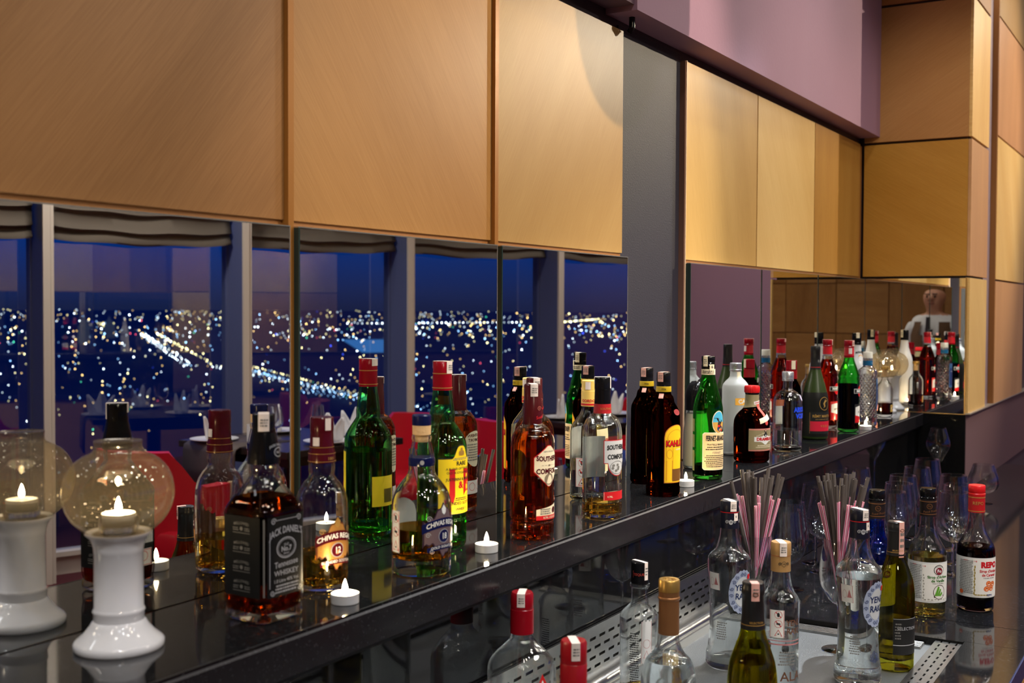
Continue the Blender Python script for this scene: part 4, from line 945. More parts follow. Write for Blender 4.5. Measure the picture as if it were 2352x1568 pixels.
# --- frosted vodka
b = bottle('frosted_vodka_bottle', 'frosted white vodka bottle with silver cap and orange tag', (3.005, -0.066, LZ), math.radians(-38))
sec = Sec([(0.002, 0.0330), (0.006, 0.0360), (0.176, 0.0365), (0.190, 0.0350), (0.202, 0.0270), (0.210, 0.0190), (0.216, 0.0158), (0.244, 0.0145)])
fro = P('frosted glass', (0.80, 0.83, 0.83, 1), 0.42, trans=0.55, ior=1.3)
glass_body(sec, fro, b, 0.004, 0.01, 40)
c = cap('cap', [(0, 0.229), (0.0162, 0.229), (0.0166, 0.2335), (0.0158, 0.2345), (0.0162, 0.238), (0.0162, 0.2505), (0.0150, 0.252), (0, 0.252)], silver_cap, b)
text(Sec([(0.23, 0.0163), (0.26, 0.0163)]), c, math.radians(-40), 0, 0.2435, 'VODKA', 0.0050, ink_grey, eps=0.0006); patch('duty_strip', sec, b, math.radians(0), 0.010, 0.206, 0.228, cream_paper)
l = patch('front_label', sec, b, math.radians(4), 0.046, 0.138, 0.157, P('orange tag', rgb(238, 176, 70), 0.5)); text(sec, l, math.radians(4), 0.0, 0.1475, 'ÇAR', 0.0150, white_paper, bold=0.04)
poly_on(sec, b, math.radians(4), [rect_pts(-0.023, 0.023, 0.1612, 0.1618)], ink_grey, 0.0010, 'rule')

# --- squat honey liqueur
b = bottle('squat_liqueur_bottle', 'squat dark liqueur bottle with ribbed red cap and olive label', (2.890, -0.154, LZ), math.radians(-23))
sec = Sec([(0.002, 0.0425), (0.006, 0.0458), (0.020, 0.0462), (0.092, 0.0472), (0.106, 0.0462), (0.120, 0.0410), (0.130, 0.0330), (0.138, 0.0245), (0.144, 0.0200), (0.150, 0.0182), (0.182, 0.0165)])
solid_body(sec, GL('dark brown bottle glass', (0.11, 0.022, 0.007)), b, 48, z1=0.18)
cap('cap', [(0, 0.181), (0.0190, 0.181), (0.0196, 0.184), (0.0196, 0.195), (0.0178, 0.199), (0, 0.200)], bright_red, b, ribs=30)
cap('lip_ring', [(0, 0.177), (0.0182, 0.177), (0.0182, 0.1815), (0, 0.1815)], black_plastic, b)
olv = P('olive gold label', rgb(142, 128, 92), 0.45)
nl = patch('neck_label', sec, b, 0, 2*PI*0.0175, 0, 0, olv, lambda u: 0.176, lambda u: 0.146+0.006*u, 40, eps=0.0009)
patch('neck_badge', sec, nl, math.radians(8), 0.024, 0.152, 0.160, white_paper, top=lambda u: 0.160+0.002*u, bot=lambda u: 0.152+0.002*u, eps=0.0013); text(sec, nl, math.radians(8), 0, 0.156, 'DRAMBUIE', 0.0042, ink_red, bold=0.04, slope=0.17, eps=0.0017)
for s0, mt in ((0.0, P('scarlet ribbon', rgb(200, 70, 60), 0.5)),):
    patch('ribbon', sec, b, math.radians(6), 0.010, 0.098, 0.150, mt, top=lambda u: 0.152, bot=lambda u: 0.098+0.003*abs(u), eps=0.0012, nz=10)
patch('ribbon_tag', sec, b, math.radians(4), 0.040, 0.112, 0.126, cream_paper, top=lambda u: 0.121+0.006*u, bot=lambda u: 0.108+0.006*u, eps=0.0017)
l = patch('front_label', sec, b, 0, 0.092, 0.032, 0.090, P('label pink line', rgb(206, 130, 116), 0.5), nx=24)
patch('label_field', sec, l, 0, 0.0925, 0.0355, 0.0865, olv, nx=24, eps=0.0010)
l2 = patch('name_plate', sec, l, 0, 0.064, 0, 0, white_paper, lambda u: 0.0690+0.006*math.exp(-(u*3.5)**2), lambda u: 0.0565-0.008*math.exp(-(u*3.5)**2), 30, eps=0.0014); text(sec, l2, 0, 0, 0.0628, 'DRAMBUIE', 0.0108, ink_red, bold=0.05, eps=0.0018)
text(sec, l, 0, -0.012, 0.0765, 'Prince Charles', 0.0050, cream_paper, slope=0.35, arc=4, eps=0.0015); prints(sec, l, 0, 0, 0.056, 0.040, 0.0485, 2, cream_paper)
poly_on(sec, l, 0, [disc_pts(0, 0.083, 0.004, 0.005), disc_pts(0, 0.074, 0.006, 0.005)], ink_black, 0.0016, 'figure'); poly_on(sec, l, 0, [disc_pts(0, 0.0845, 0.0022, 0.0024)], P('skin print', rgb(220, 180, 150), 0.5), 0.0019, 'face')
MB().tube([(-0.0195+0.0075*math.cos(a), -0.004, 0.170+0.009*math.sin(a)) for a in [i*PI/8 for i in range(17)]], 0.0003, 5).build('cord_loop', ink_black, b)

# --- clear vodka with blue lettering
b = bottle('clear_vodka_bottle', 'clear round-shouldered vodka bottle with blue lettering and silver cap', (3.176, -0.158, LZ), math.radians(-4))
sec = Sec([(0.002, 0.0375), (0.006, 0.0405), (0.120, 0.0409), (0.140, 0.0400), (0.154, 0.0355), (0.164, 0.0270), (0.170, 0.0180), (0.175, 0.0138), (0.180, 0.0130), (0.215, 0.0130)])
glass_body(sec, clear, b, 0.003, 0.011, 44); liquid(sec, 0.058, GL('clear spirit', (0.97, 0.98, 0.98), 1.34), b, 0.003, 0.011, 44)
cap('cap', [(0, 0.197), (0.0160, 0.197), (0.0163, 0.2035), (0.0150, 0.2045), (0.0162, 0.2055), (0.0164, 0.2215), (0.0154, 0.223), (0, 0.223)], silver_cap, b)
ab = P('cobalt ink', rgb(26, 70, 220), 0.4)
text(sec, b, math.radians(2), 0, 0.117, 'ABSOLUT', 0.0185, ab, sqx=0.78, bold=0.05, eps=0.0008); text(sec, b, math.radians(2), 0, 0.099, 'VODKA', 0.0185, ab, sqx=0.78, bold=0.05, eps=0.0008)
l = patch('back_label', sec, b, math.radians(150), 0.026, 0.070, 0.122, white_paper); patch('back_label', sec, b, math.radians(150), 0.034, 0.122, 0.140, P('orange print', rgb(196, 104, 40), 0.5)); patch('lower_back_label', sec, b, math.radians(162), 0.036, 0.022, 0.054, P('amber sticker', rgb(230, 160, 40), 0.5))
patch('shoulder_medallion', sec, b, math.radians(12), 0.018, 0, 0, P('lilac medallion', rgb(176, 170, 190), 0.4), ellipse_fn(0.150, 0.009, 1), ellipse_fn(0.150, 0.009, -1), 16)

# --- frosted dark cognac
b = bottle('cognac_bottle', 'dark green frosted cognac bottle with black neck and red band', (3.494, -0.142, LZ), math.radians(-37))
sec = Sec([(0.002, 0.0360), (0.006, 0.0396), (0.090, 0.0402), (0.125, 0.0392), (0.160, 0.0320), (0.190, 0.0232), (0.215, 0.0165), (0.228, 0.0143), (0.284, 0.0132)])
solid_body(sec, P('frosted olive glass', (0.018, 0.032, 0.005, 1), 0.34, spec=0.3), b, 44, z1=0.26)
patch('dark_wrap', sec, b, 0, 2*PI*0.0404*0.995, 0.004, 0.146, P('matt black wrap', (0.007, 0.007, 0.006, 1), 0.45, spec=0.2), nx=60, nz=16, eps=0.0004)
c = cap('cap', [(0, 0.216), (0.0168, 0.216), (0.0148, 0.240), (0.0143, 0.268), (0.0146, 0.2685), (0.0146, 0.285), (0.0136, 0.287), (0, 0.287)], P('black foil', (0.012, 0.012, 0.012, 1), 0.3), b); cap('red_line', [(0.0165, 0.2215), (0.0164, 0.2228)], ink_red, c)
text(Sec([(0.216, 0.0168), (0.24, 0.0150), (0.27, 0.0146)]), c, math.radians(4), 0, 0.240, 'R', 0.012, ink_grey, eps=0.0008)
d_ = poly_on(sec, b, math.radians(8), ring_pts(0, 0.112, 0.0175, 0.0205, 0.0016), ink_gold, 0.0010, 'emblem_ring'); poly_on(sec, d_, math.radians(8), [[(-0.004, 0.098), (0.003, 0.104), (0.001, 0.112), (0.006, 0.120), (0.004, 0.126), (-0.001, 0.119), (-0.005, 0.112), (-0.002, 0.105)], [(0.001, 0.114), (0.010, 0.120), (0.011, 0.123), (0.002, 0.119)]], ink_gold, 0.0012, 'emblem_figure')
l = patch('front_label', sec, b, 0, 0.084, 0.020, 0.086, P('charcoal label', (0.014, 0.014, 0.014, 1), 0.5, spec=0.2), eps=0.0008); text(sec, l, 0, 0, 0.0735, 'RÉMY MARTIN', 0.0112, ink_gold, bold=0.02, sqx=0.9); text(sec, l, 0, 0, 0.0640, 'FINE CHAMPAGNE COGNAC', 0.0036, ink_gold)
l1 = patch('red_band', sec, l, 0, 0.078, 0.028, 0.058, P('crimson band', rgb(188, 24, 50), 0.4), eps=0.0012); text(sec, l1, 0, 0.006, 0.0435, 'V.S.O.P', 0.0092, ink_gold, eps=0.0016)
poly_on(sec, l, 0, frame_pts(-0.0405, 0.0405, 0.021, 0.085, 0.0006), ink_gold, 0.0011, name='border')

# --- two vermouth bottles
def vermouth(loc, label, green, rz):
    b = bottle('vermouth_bottle', label, loc, rz)
    sec = Sec([(0.002, 0.0310), (0.006, 0.0340), (0.168, 0.0344), (0.174, 0.0328), (0.180, 0.0342), (0.190, 0.0322), (0.212, 0.0250), (0.232, 0.0180), (0.246, 0.0150), (0.252, 0.0142), (0.290, 0.0135)])
    if green:
        glass_body(sec, GLW('vermouth green glass', (0.40, 0.92, 0.42)), b, 0.003, 0.010, 40); liquid(sec, 0.157, GL('black red vermouth', (0.035, 0.008, 0.004), 1.34), b, 0.003, 0.010, 40)
    else:
        glass_body(sec, clear, b, 0.003, 0.010, 40); liquid(sec, 0.232, GL('bitter orange red', (0.78, 0.10, 0.025), 1.34), b, 0.003, 0.010, 40)
    c = cap('cap', [(0, 0.2765), (0.0160, 0.2765), (0.0163, 0.279), (0.0150, 0.2805), (0.0160, 0.2825), (0.0160, 0.2965), (0.0148, 0.2985), (0, 0.2985)], red_cap, b)
    sl = cap('neck_sleeve', [(0, 0.249), (0.0158, 0.249), (0.0150, 0.277), (0, 0.277)], P('scarlet sleeve', rgb(196, 22, 36), 0.4), b); cap('silver_ring', [(0, 0.2435), (0.0162, 0.2435), (0.0158, 0.2495), (0, 0.2495)], silver_cap if not green else red_cap, b)
    duty(b, 0.0162, 0.2986, math.radians(20 if not green else -20), 0.018, 0.012, pinkish_strip)
    if green: patch('neck_sticker', Sec([(0.245, 0.0162), (0.28, 0.0156)]), b, math.radians(-62), 0.011, 0.255, 0.274, white_strip)
    az = math.radians(4)
    bl = patch('red_ball', sec, b, az, 0.030, 0, 0, bright_red, ellipse_fn(0.134, 0.019, 1), ellipse_fn(0.134, 0.019, -1), 22)
    np_ = patch('name_plate', sec, b, az, 0.062, 0.127, 0.142, white_paper, eps=0.0010); patch('plate_field', sec, np_, az, 0.059, 0.1285, 0.1405, ink_black, eps=0.0014); text(sec, np_, az, 0, 0.1345, 'MARTINI', 0.0112, ink_white, bold=0.05, sqx=1.0, eps=0.0018)
    l = patch('front_label', sec, b, az, 0.056, 0.030, 0.092, ink_black if green else P('scarlet label', rgb(206, 40, 40), 0.5)); patch('label_field', sec, l, az, 0.050, 0.046, 0.086, white_paper, eps=0.0010, top=lambda u: 0.086-0.004*u*u); patch('label_band', sec, l, az, 0.052, 0.032, 0.050, bright_red, eps=0.0013, top=lambda u: 0.050-0.006*u)
    text(sec, l, az, 0, 0.066, 'ROSSO' if green else 'BITTER', 0.0090, ink_grey, bold=0.02, eps=0.0016)
    l3 = patch('back_label', sec, b, PI, 0.050, 0.034, 0.110, P('dark back label', rgb(60, 12, 16), 0.5)); patch('back_sticker', sec, b, PI, 0.014, 0.150, 0.166, white_paper)
    return b
vermouth((3.840, -0.080, LZ), 'clear bottle of orange red bitter with scarlet neck, beside green vermouth', False, math.radians(-12))
vermouth((3.770, -0.171, LZ), 'green vermouth bottle with red cap and dark liquid', True, math.radians(2))

# --- cut crystal bottle
b = bottle('crystal_bottle', 'cut crystal patterned clear bottle with blue neck band and white cap', (3.975, -0.180, LZ), math.radians(0))
ctrl = [(0.002, 0.0305), (0.006, 0.0325), (0.182, 0.0325), (0.192, 0.0312), (0.200, 0.0230), (0.206, 0.0160), (0.212, 0.0148), (0.250, 0.0140)]
sec = Sec(ctrl)
# facets: diamond-cut surface on the outer wall
v = []; f = []; NS, NR = 36, 44
zz = [0.006+i*(0.176/NR) for i in range(NR+1)]
prof = [(0, 0.0015), (0.026, 0.001)]+[(sec.r(z), z) for z in zz]+[(r, z) for z, r in sec.d if z > 0.183]
cut = lambda t, r, z: ((r-(0.0016*(0.5+0.5*math.cos(18*t+z*400))*(0.5+0.5*math.cos(18*t-z*400)) if 0.03 < z < 0.178 else 0))*math.cos(t), (r-(0.0016*(0.5+0.5*math.cos(18*t+z*400))*(0.5+0.5*math.cos(18*t-z*400)) if 0.03 < z < 0.178 else 0))*math.sin(t))
inner = [(max(r-0.0045, 0.004), max(z, 0.016)) for z, r in sec.d if z > 0.016]
vv, ff = lathe_data(prof+list(reversed(inner))+[(0.020, 0.016), (0, 0.018)], 72, cut)
mesh_obj('glass_body', vv, ff, GL('cut crystal', (0.985, 0.99, 0.99)), b, smooth=False)
cap('cap', [(0, 0.226), (0.0160, 0.226), (0.0160, 0.2535), (0.0150, 0.255), (0, 0.255)], P('ivory cap', rgb(196, 192, 180), 0.35), b); cap('cap_ring', [(0.0163, 0.224), (0.0164, 0.225), (0.0164, 0.233), (0.0163, 0.234)], silver_cap, b); nb = cap('neck_band', [(0, 0.209), (0.0166, 0.209), (0.0164, 0.2255), (0, 0.2255)], P('teal blue foil', rgb(22, 92, 136), 0.3), b)
text(Sec([(0.2, 0.0167), (0.23, 0.0165)]), nb, math.radians(-8), 0, 0.217, 'Tequila', 0.0055, ink_silver, eps=0.0007)
l = patch('front_label', sec, b, math.radians(12), 0.030, 0.060, 0.165, P('steel blue label', rgb(62, 100, 146), 0.45), eps=0.0010); patch('label_field', sec, l, math.radians(12), 0.024, 0.070, 0.145, P('deep blue print', rgb(40, 56, 110), 0.5), eps=0.0014); text(sec, l, math.radians(12), 0, 0.130, 'SILVER', 0.0060, ink_white, eps=0.0018)

# --- small corked bottle
b = bottle('small_corked_bottle', 'small clear bottle with cork stopper and dark liquid near shelf corner', (4.372, -0.144, LZ), math.radians(-4))
sec = Sec([(0.002, 0.0270), (0.006, 0.0294), (0.100, 0.0296), (0.110, 0.0288), (0.122, 0.0240), (0.130, 0.0175), (0.137, 0.0138), (0.144, 0.0124), (0.176, 0.0124)])
glass_body(sec, clear, b, 0.0026, 0.009, 36); liquid(sec, 0.050, GL('dark plum spirit', (0.16, 0.035, 0.018), 1.34), b, 0.0026, 0.009, 36)
lathe('cork', [(0, 0.150), (0.0098, 0.150), (0.0098, 0.178), (0, 0.178)], cork, b, 20); cap('cap', [(0, 0.1765), (0.0142, 0.1765), (0.0142, 0.186), (0.0134, 0.1872), (0, 0.1872)], gold_foil, b)
l = patch('front_label', sec, b, math.radians(-2), 0.026, 0.020, 0.046, P('gold card', rgb(206, 170, 90), 0.5)); poly_on(sec, l, math.radians(-2), [[(-0.010, 0.032), (-0.004, 0.0375), (0.004, 0.0375), (0.010, 0.031), (0.004, 0.0275), (-0.004, 0.028)]], cream_paper, 0.0012, 'eye_shape'); poly_on(sec, l, math.radians(-2), [disc_pts(0.0005, 0.0325, 0.0042, 0.0045), [(-0.012, 0.0385), (-0.003, 0.0425), (0.009, 0.0405), (0.009, 0.0418), (-0.003, 0.0440), (-0.012, 0.0405)]], P('sepia ink', rgb(92, 52, 24), 0.5), 0.0014, 'iris')
flor = lambda u: 0.046+0.008*math.exp(-(u*4)**2)+0.002*math.cos(u*20)
patch('back_label', sec, b, PI, 0.056, 0.024, 0, P('dusty pink floral label', rgb(206, 138, 122), 0.6), flor, lambda u: 0.024+0.002*math.cos(u*17), 30)

# --- white rum liqueur
b = bottle('white_liqueur_bottle', 'opaque white liqueur bottle with black cap behind green vermouth', (4.250, -0.070, LZ), math.radians(-30)); b.scale = (1.03, 1.03, 1.035)
sec = Sec([(0.002, 0.0310), (0.006, 0.0338), (0.160, 0.0340), (0.185, 0.0318), (0.215, 0.0225), (0.240, 0.0165), (0.258, 0.0148), (0.295, 0.0140)])
solid_body(sec, P('opal white glass', rgb(214, 214, 214), 0.2, coat=0.3), b, 36, z1=0.28)
cap('cap', [(0, 0.262), (0.0160, 0.262), (0.0162, 0.268), (0.0152, 0.2695), (0.0160, 0.272), (0.0160, 0.301), (0.0148, 0.303), (0, 0.303)], black_plastic, b); duty(b, 0.0161, 0.3031, math.radians(150), 0.030, 0.012, cream_paper)
text(sec, b, math.radians(-2), 0, 0.236, 'MALIBU', 0.0100, ink_black, arc=12, bold=0.03, eps=0.0008); poly_on(sec, b, math.radians(-2), [[(0.009*math.cos(PI*i/12), 0.219+0.008*math.sin(PI*i/12)) for i in range(13)]], P('sun yellow print', rgb(222, 156, 40), 0.5), 0.0008, 'sun'); poly_on(sec, b, math.radians(-2), [rect_pts(-0.012, 0.012, 0.214, 0.2165), rect_pts(-0.008, 0.010, 0.2045, 0.208)], ink_gold, 0.0008, 'sunset_lines'); text(sec, b, 0, 0, 0.150, 'MALIBU', 0.013, ink_black, bold=0.03, eps=0.0008)

# --- dark bottle with red cap
b = bottle('dark_liqueur_bottle', 'dark bottle with red cap standing behind frosted cognac bottle', (3.490, -0.068, LZ), 0)
sec = Sec([(0.002, 0.0280), (0.006, 0.0305), (0.140, 0.0308), (0.156, 0.0290), (0.172, 0.0215), (0.182, 0.0165), (0.236, 0.0148)])
solid_body(sec, GL('near black red glass', (0.10, 0.012, 0.012)), b, 36, z1=0.22)
cap('cap', [(0, 0.212), (0.0172, 0.212), (0.0172, 0.2395), (0.0160, 0.2412), (0, 0.2412)], red_cap, b); cap('neck_sleeve', [(0, 0.184), (0.0180, 0.184), (0.0174, 0.2105), (0, 0.2105)], P('dark red sleeve', rgb(150, 16, 24), 0.35), b); patch('duty_strip', Sec([(0.21, 0.0173), (0.25, 0.0173)]), b, math.radians(-50), 0.013, 0.214, 0.2405, cream_paper)

# ================================================================== BOTTLES ON THE DRIP TRAY AND COUNTER
spirit = GL('clear spirit', (0.97, 0.98, 0.98), 1.34)
# --- clear gin with red cap, diamond label, nearest
b = bottle('gin_bottle', 'clear square-shouldered gin bottle with red cap, nearest on the drip tray', (1.535, -0.262, TZ), math.radians(-15), group=TRAY); b.scale = (1.03, 1.03, 1.035)
sec = Sec([(0.002, 0.0400), (0.006, 0.0430), (0.138, 0.0440), (0.154, 0.0425), (0.168, 0.0350), (0.182, 0.0235), (0.190, 0.0180), (0.196, 0.0168), (0.250, 0.0150)], n=lambda z: 4.2 if z < 0.148 else 4.2-2.2*min(1, (z-0.148)/0.04))
glass_body(sec, clear, b, 0.0032, 0.010, 48); liquid(sec, 0.045, spirit, b, 0.0032, 0.010, 48)
c = cap('cap', [(0, 0.198), (0.0182, 0.198), (0.0180, 0.2345), (0.0174, 0.2350), (0.0176, 0.2360), (0.0174, 0.2570), (0.0155, 0.2600), (0, 0.2600)], red_cap, b)
duty(b, 0.0176, 0.2601, math.radians(-50), 0.020, 0.012)
dia = lambda u: 0.092+0.052*(1-abs(u)); dib = lambda u: 0.092-0.052*(1-abs(u))
l = patch('diamond_label', sec, b, 0, 0.060, 0, 0, bright_red, dia, dib, 30); patch('label_field', sec, l, 0, 0.050, 0, 0, white_paper, lambda u: 0.092+0.043*(1-abs(u)), lambda u: 0.092-0.043*(1-abs(u)), 26, eps=0.0010); patch('label_core', sec, l, 0, 0.044, 0, 0, red_cap, lambda u: 0.092+0.037*(1-abs(u)), lambda u: 0.092-0.037*(1-abs(u)), 26, eps=0.0013)
# --- red capped bottle, only the cap in view
b = bottle('gin_bottle', 'bottle at the bottom edge showing only its dark red cap with white strip', (1.372, -0.442, TZ), 0, group=TRAY)
sec = Sec([(0.002, 0.0330), (0.006, 0.0360), (0.140, 0.0365), (0.156, 0.0340), (0.172, 0.0240), (0.184, 0.0170), (0.250, 0.0150)])
glass_body(sec, clear, b, 0.003, 0.008, 36)
c = cap('cap', [(0, 0.190), (0.0188, 0.190), (0.0186, 0.2300), (0.0182, 0.2306), (0.0184, 0.2320), (0.0182, 0.2580), (0.0164, 0.2610), (0, 0.2610)], P('deep red cap', rgb(150, 18, 26), 0.3, coat=0.3), b); duty(b, 0.0184, 0.2611, math.radians(-52), 0.024, 0.012)
# --- clear bottle, black cap
b = bottle('tequila_bottle', 'clear straight bottle with black cap and torn duty strip by the slotted plate', (1.905, -0.293, TZ), math.radians(-36), group=TRAY)
sec = Sec([(0.002, 0.0290), (0.008, 0.0318), (0.120, 0.0330), (0.140, 0.0334), (0.150, 0.0330), (0.158, 0.0305), (0.168, 0.0230), (0.176, 0.0172), (0.184, 0.0156), (0.204, 0.0152), (0.206, 0.0178), (0.211, 0.0178), (0.213, 0.0150), (0.245, 0.0145)], n=lambda z: 3.0 if z < 0.15 else 3.0-1.0*min(1, (z-0.15)/0.02))
glass_body(sec, clear, b, 0.003, 0.010, 44); liquid(sec, 0.020, gold_liq, b, 0.003, 0.010, 44)
c = cap('cap', [(0, 0.2115), (0.0164, 0.2115), (0.0164, 0.2500), (0.0152, 0.2515), (0, 0.2515)], black_plastic, b)
cs = Sec([(0.21, 0.0165), (0.252, 0.0165)]); text(cs, c, math.radians(-26), 0, 0.2300, 'TEQUILA', 0.0064, P('dull red ink', rgb(150, 44, 34), 0.5), eps=0.0007); poly_on(cs, c, math.radians(-30), frame_pts(-0.013, 0.014, 0.2245, 0.2360, 0.0005), P('dull red ink', rgb(150, 44, 34), 0.5), 0.0006, 'border')
duty(b, 0.0166, 0.2516, math.radians(14), 0.032, 0.008)
w_ = patch('duty_paper', sec, b, math.radians(-6), 0.020, 0.070, 0.150, P('sheer torn paper', rgb(196, 196, 196), 0.6), top=lambda u: 0.150+0.002*math.sin(u*9), bot=lambda u: 0.070+0.003*math.sin(u*6)); poly_on(sec, w_, math.radians(-6), frame_pts(-0.0095, 0.0095, 0.073, 0.148, 0.0005)+ring_pts(0, 0.108, 0.007, 0.008, 0.0005)+[[(-0.006, 0.082), (0.006, 0.082), (0.006, 0.0827), (-0.006, 0.0827)], [(-0.006, 0.082), (0, 0.096), (0.0004, 0.0955), (-0.0053, 0.082)], [(0.006, 0.082), (0, 0.096), (-0.0004, 0.0955), (0.0053, 0.082)]], P('faded red ink', rgb(176, 110, 110), 0.5), 0.0011, 'pictogram')
v = prints(sec, b, math.radians(-46), 0, 0.018, 0.028, 0.128, 24, ink_black, 0.0007)
# --- gold foil capped wine-shaped bottle
b = bottle('gold_capped_bottle', 'clear bell-bodied bottle with gold and copper foil cap at the tray front', (1.615, -0.477, TZ), 0, group=TRAY)
sec = Sec([(0.002, 0.0380), (0.006, 0.0410), (0.120, 0.0425), (0.150, 0.0420), (0.166, 0.0385), (0.176, 0.0345), (0.181, 0.0305), (0.184, 0.0270), (0.188, 0.0240), (0.196, 0.0195), (0.206, 0.0165), (0.222, 0.0150), (0.290, 0.0140)])
glass_body(sec, clear, b, 0.0034, 0.010, 48); liquid(sec, 0.176, spirit, b, 0.0034, 0.010, 48)
cap('neck_foil', [(0, 0.217), (0.0160, 0.217), (0.0156, 0.2690), (0.0166, 0.2700), (0.0170, 0.2715), (0.0166, 0.2735), (0.0158, 0.2745), (0.0160, 0.2830), (0, 0.2830)], copper_foil, b); cap('cap', [(0, 0.2825), (0.0163, 0.2825), (0.0163, 0.2985), (0.0150, 0.3005), (0, 0.3008)], gold_foil, b)
m = MB()
for i in range(9): m.tube([(0.011*math.cos(i*0.7), 0.011*math.sin(i*0.7), 0.3008), (0.004*math.cos(i*0.7+0.5), 0.004*math.sin(i*0.7+0.5), 0.3012)], 0.0005, 5)
m.build('cap_relief', gold_foil, b)
# --- aniseed spirit bottles
def anise(loc, label, rz, level):
    b = bottle('anise_spirit_bottle', label, loc, rz, group=TRAY)
    sec = Sec([(0.002, 0.0405), (0.006, 0.0440), (0.012, 0.0448), (0.028, 0.0442), (0.038, 0.0418), (0.090, 0.0375), (0.130, 0.0378), (0.180, 0.0410), (0.206, 0.0432), (0.216, 0.0428), (0.224, 0.0390), (0.232, 0.0310), (0.244, 0.0245), (0.262, 0.0198), (0.282, 0.0178), (0.325, 0.0150)])
    glass_body(sec, clear, b, 0.0032, 0.014, 48)
    if level: liquid(sec, level, spirit, b, 0.0032, 0.014, 48)
    sl = cap('neck_sleeve', [(0, 0.279), (0.0188, 0.279), (0.0182, 0.3105), (0, 0.3105)], P('midnight sleeve', rgb(16, 18, 34), 0.35), b); cap('red_ring', [(0, 0.3105), (0.0180, 0.3105), (0.0180, 0.3120), (0, 0.3120)], bright_red, b); cap('cap', [(0, 0.312), (0.0182, 0.312), (0.0184, 0.316), (0.0184, 0.3315), (0.0170, 0.3335), (0, 0.3335)], P('midnight cap', rgb(16, 18, 30), 0.3), b)
    ss = Sec([(0.279, 0.0190), (0.312, 0.0184)])
    for a in (-25, 65): 
        poly_on(ss, sl, math.radians(a), scroll(-0.0075, 0.293, 0.0042, 0.001)+scroll(0.0075, 0.293, 0.0042, 0.001, dirn=-1, a0=PI)+[disc_pts(0, 0.2925, 0.0042, 0.0050, 12)], ink_silver, 0.0006, 'crest'); text(ss, sl, math.radians(a), 0, 0.2925, 'YR', 0.0046, ink_black, bold=0.02, eps=0.0009)
    duty(b, 0.0185, 0.3336, math.radians(-8), 0.020, 0.013); p_ = patch('duty_strip', ss, b, math.radians(8), 0.009, 0.295, 0.310, white_strip, eps=0.0010); text(ss, p_, math.radians(8), 0, 0.3035, '6', 0.007, ink_black, eps=0.0013)
    az = math.radians(8); scal = lambda u: 0.0025*abs(math.cos(u*11))
    l = patch('front_label', sec, b, az, 0.058, 0, 0, P('scroll rim blue grey', rgb(150, 160, 184), 0.5), lambda u: 0.158+0.042*math.sqrt(max(0, 1-u*u))+scal(u), lambda u: 0.158-0.042*math.sqrt(max(0, 1-u*u))-scal(u), 40)
    patch('label_field', sec, l, az, 0.036, 0, 0, P('silver oval', rgb(196, 200, 204), 0.35, metal=0.2), ellipse_fn(0.158, 0.030, 1), ellipse_fn(0.158, 0.030, -1), 26, eps=0.0010)
    fl = []
    for i in range(16):
        a = 2*PI*i/16+0.2; fl += scroll(0.0232*math.cos(a), 0.158+0.0355*math.sin(a), 0.0046, 0.0010, 1.4, 1 if i % 2 else -1, a, 14)
    poly_on(sec, l, az, fl, P('scroll navy ink', rgb(40, 54, 100), 0.5), 0.0013, 'scrollwork')
    text(sec, l, az, 0, 0.1665, 'YENİ', 0.0170, P('label navy', rgb(24, 40, 84), 0.5), sqx=0.85, bold=0.02, eps=0.0015); text(sec, l, az, 0, 0.1490, 'RAKI', 0.0170, P('label navy', rgb(24, 40, 84), 0.5), sqx=0.85, bold=0.02, eps=0.0015)
    poly_on(sec, l, az, [rect_pts(0.0105, 0.0185, 0.182, 0.192)], bright_red, 0.0016, 'stamp')
    fl = []
    for i in range(6): fl += scroll(-0.010+0.006*(i % 3), 0.060-0.010*(i//3)+0.004*(i % 2), 0.0052, 0.0010, 1.5, 1 if i % 2 else -1, i, 14)
    poly_on(sec, b, az, fl, P('scroll navy ink', rgb(40, 54, 100), 0.5), 0.0008, 'lower_scrollwork')
    s_ = patch('side_sticker', sec, b, math.radians(-78), 0.026, 0.160, 0.194, white_paper); poly_on(sec, s_, math.radians(-78), frame_pts(-0.0125, 0.0125, 0.161, 0.193, 0.0007)+ring_pts(-0.004, 0.176, 0.0045, 0.008, 0.0005)+[[(0.001, 0.170), (0.010, 0.170), (0.0055, 0.186)]], P('faded red ink', rgb(176, 110, 110), 0.5), 0.0011, 'pictogram')
    prints(sec, b, math.radians(-55), 0, 0.022, 0.062, 0.098, 8, ink_grey, 0.0007)
    return b
anise((2.168, -0.366, TZ), 'empty clear anise spirit bottle with dark cap beside the back straw glass', math.radians(-36), 0)
anise((2.209, -0.612, TZ), 'half full clear anise spirit bottle with dark cap, at the tray front', math.radians(-29), 0.205)
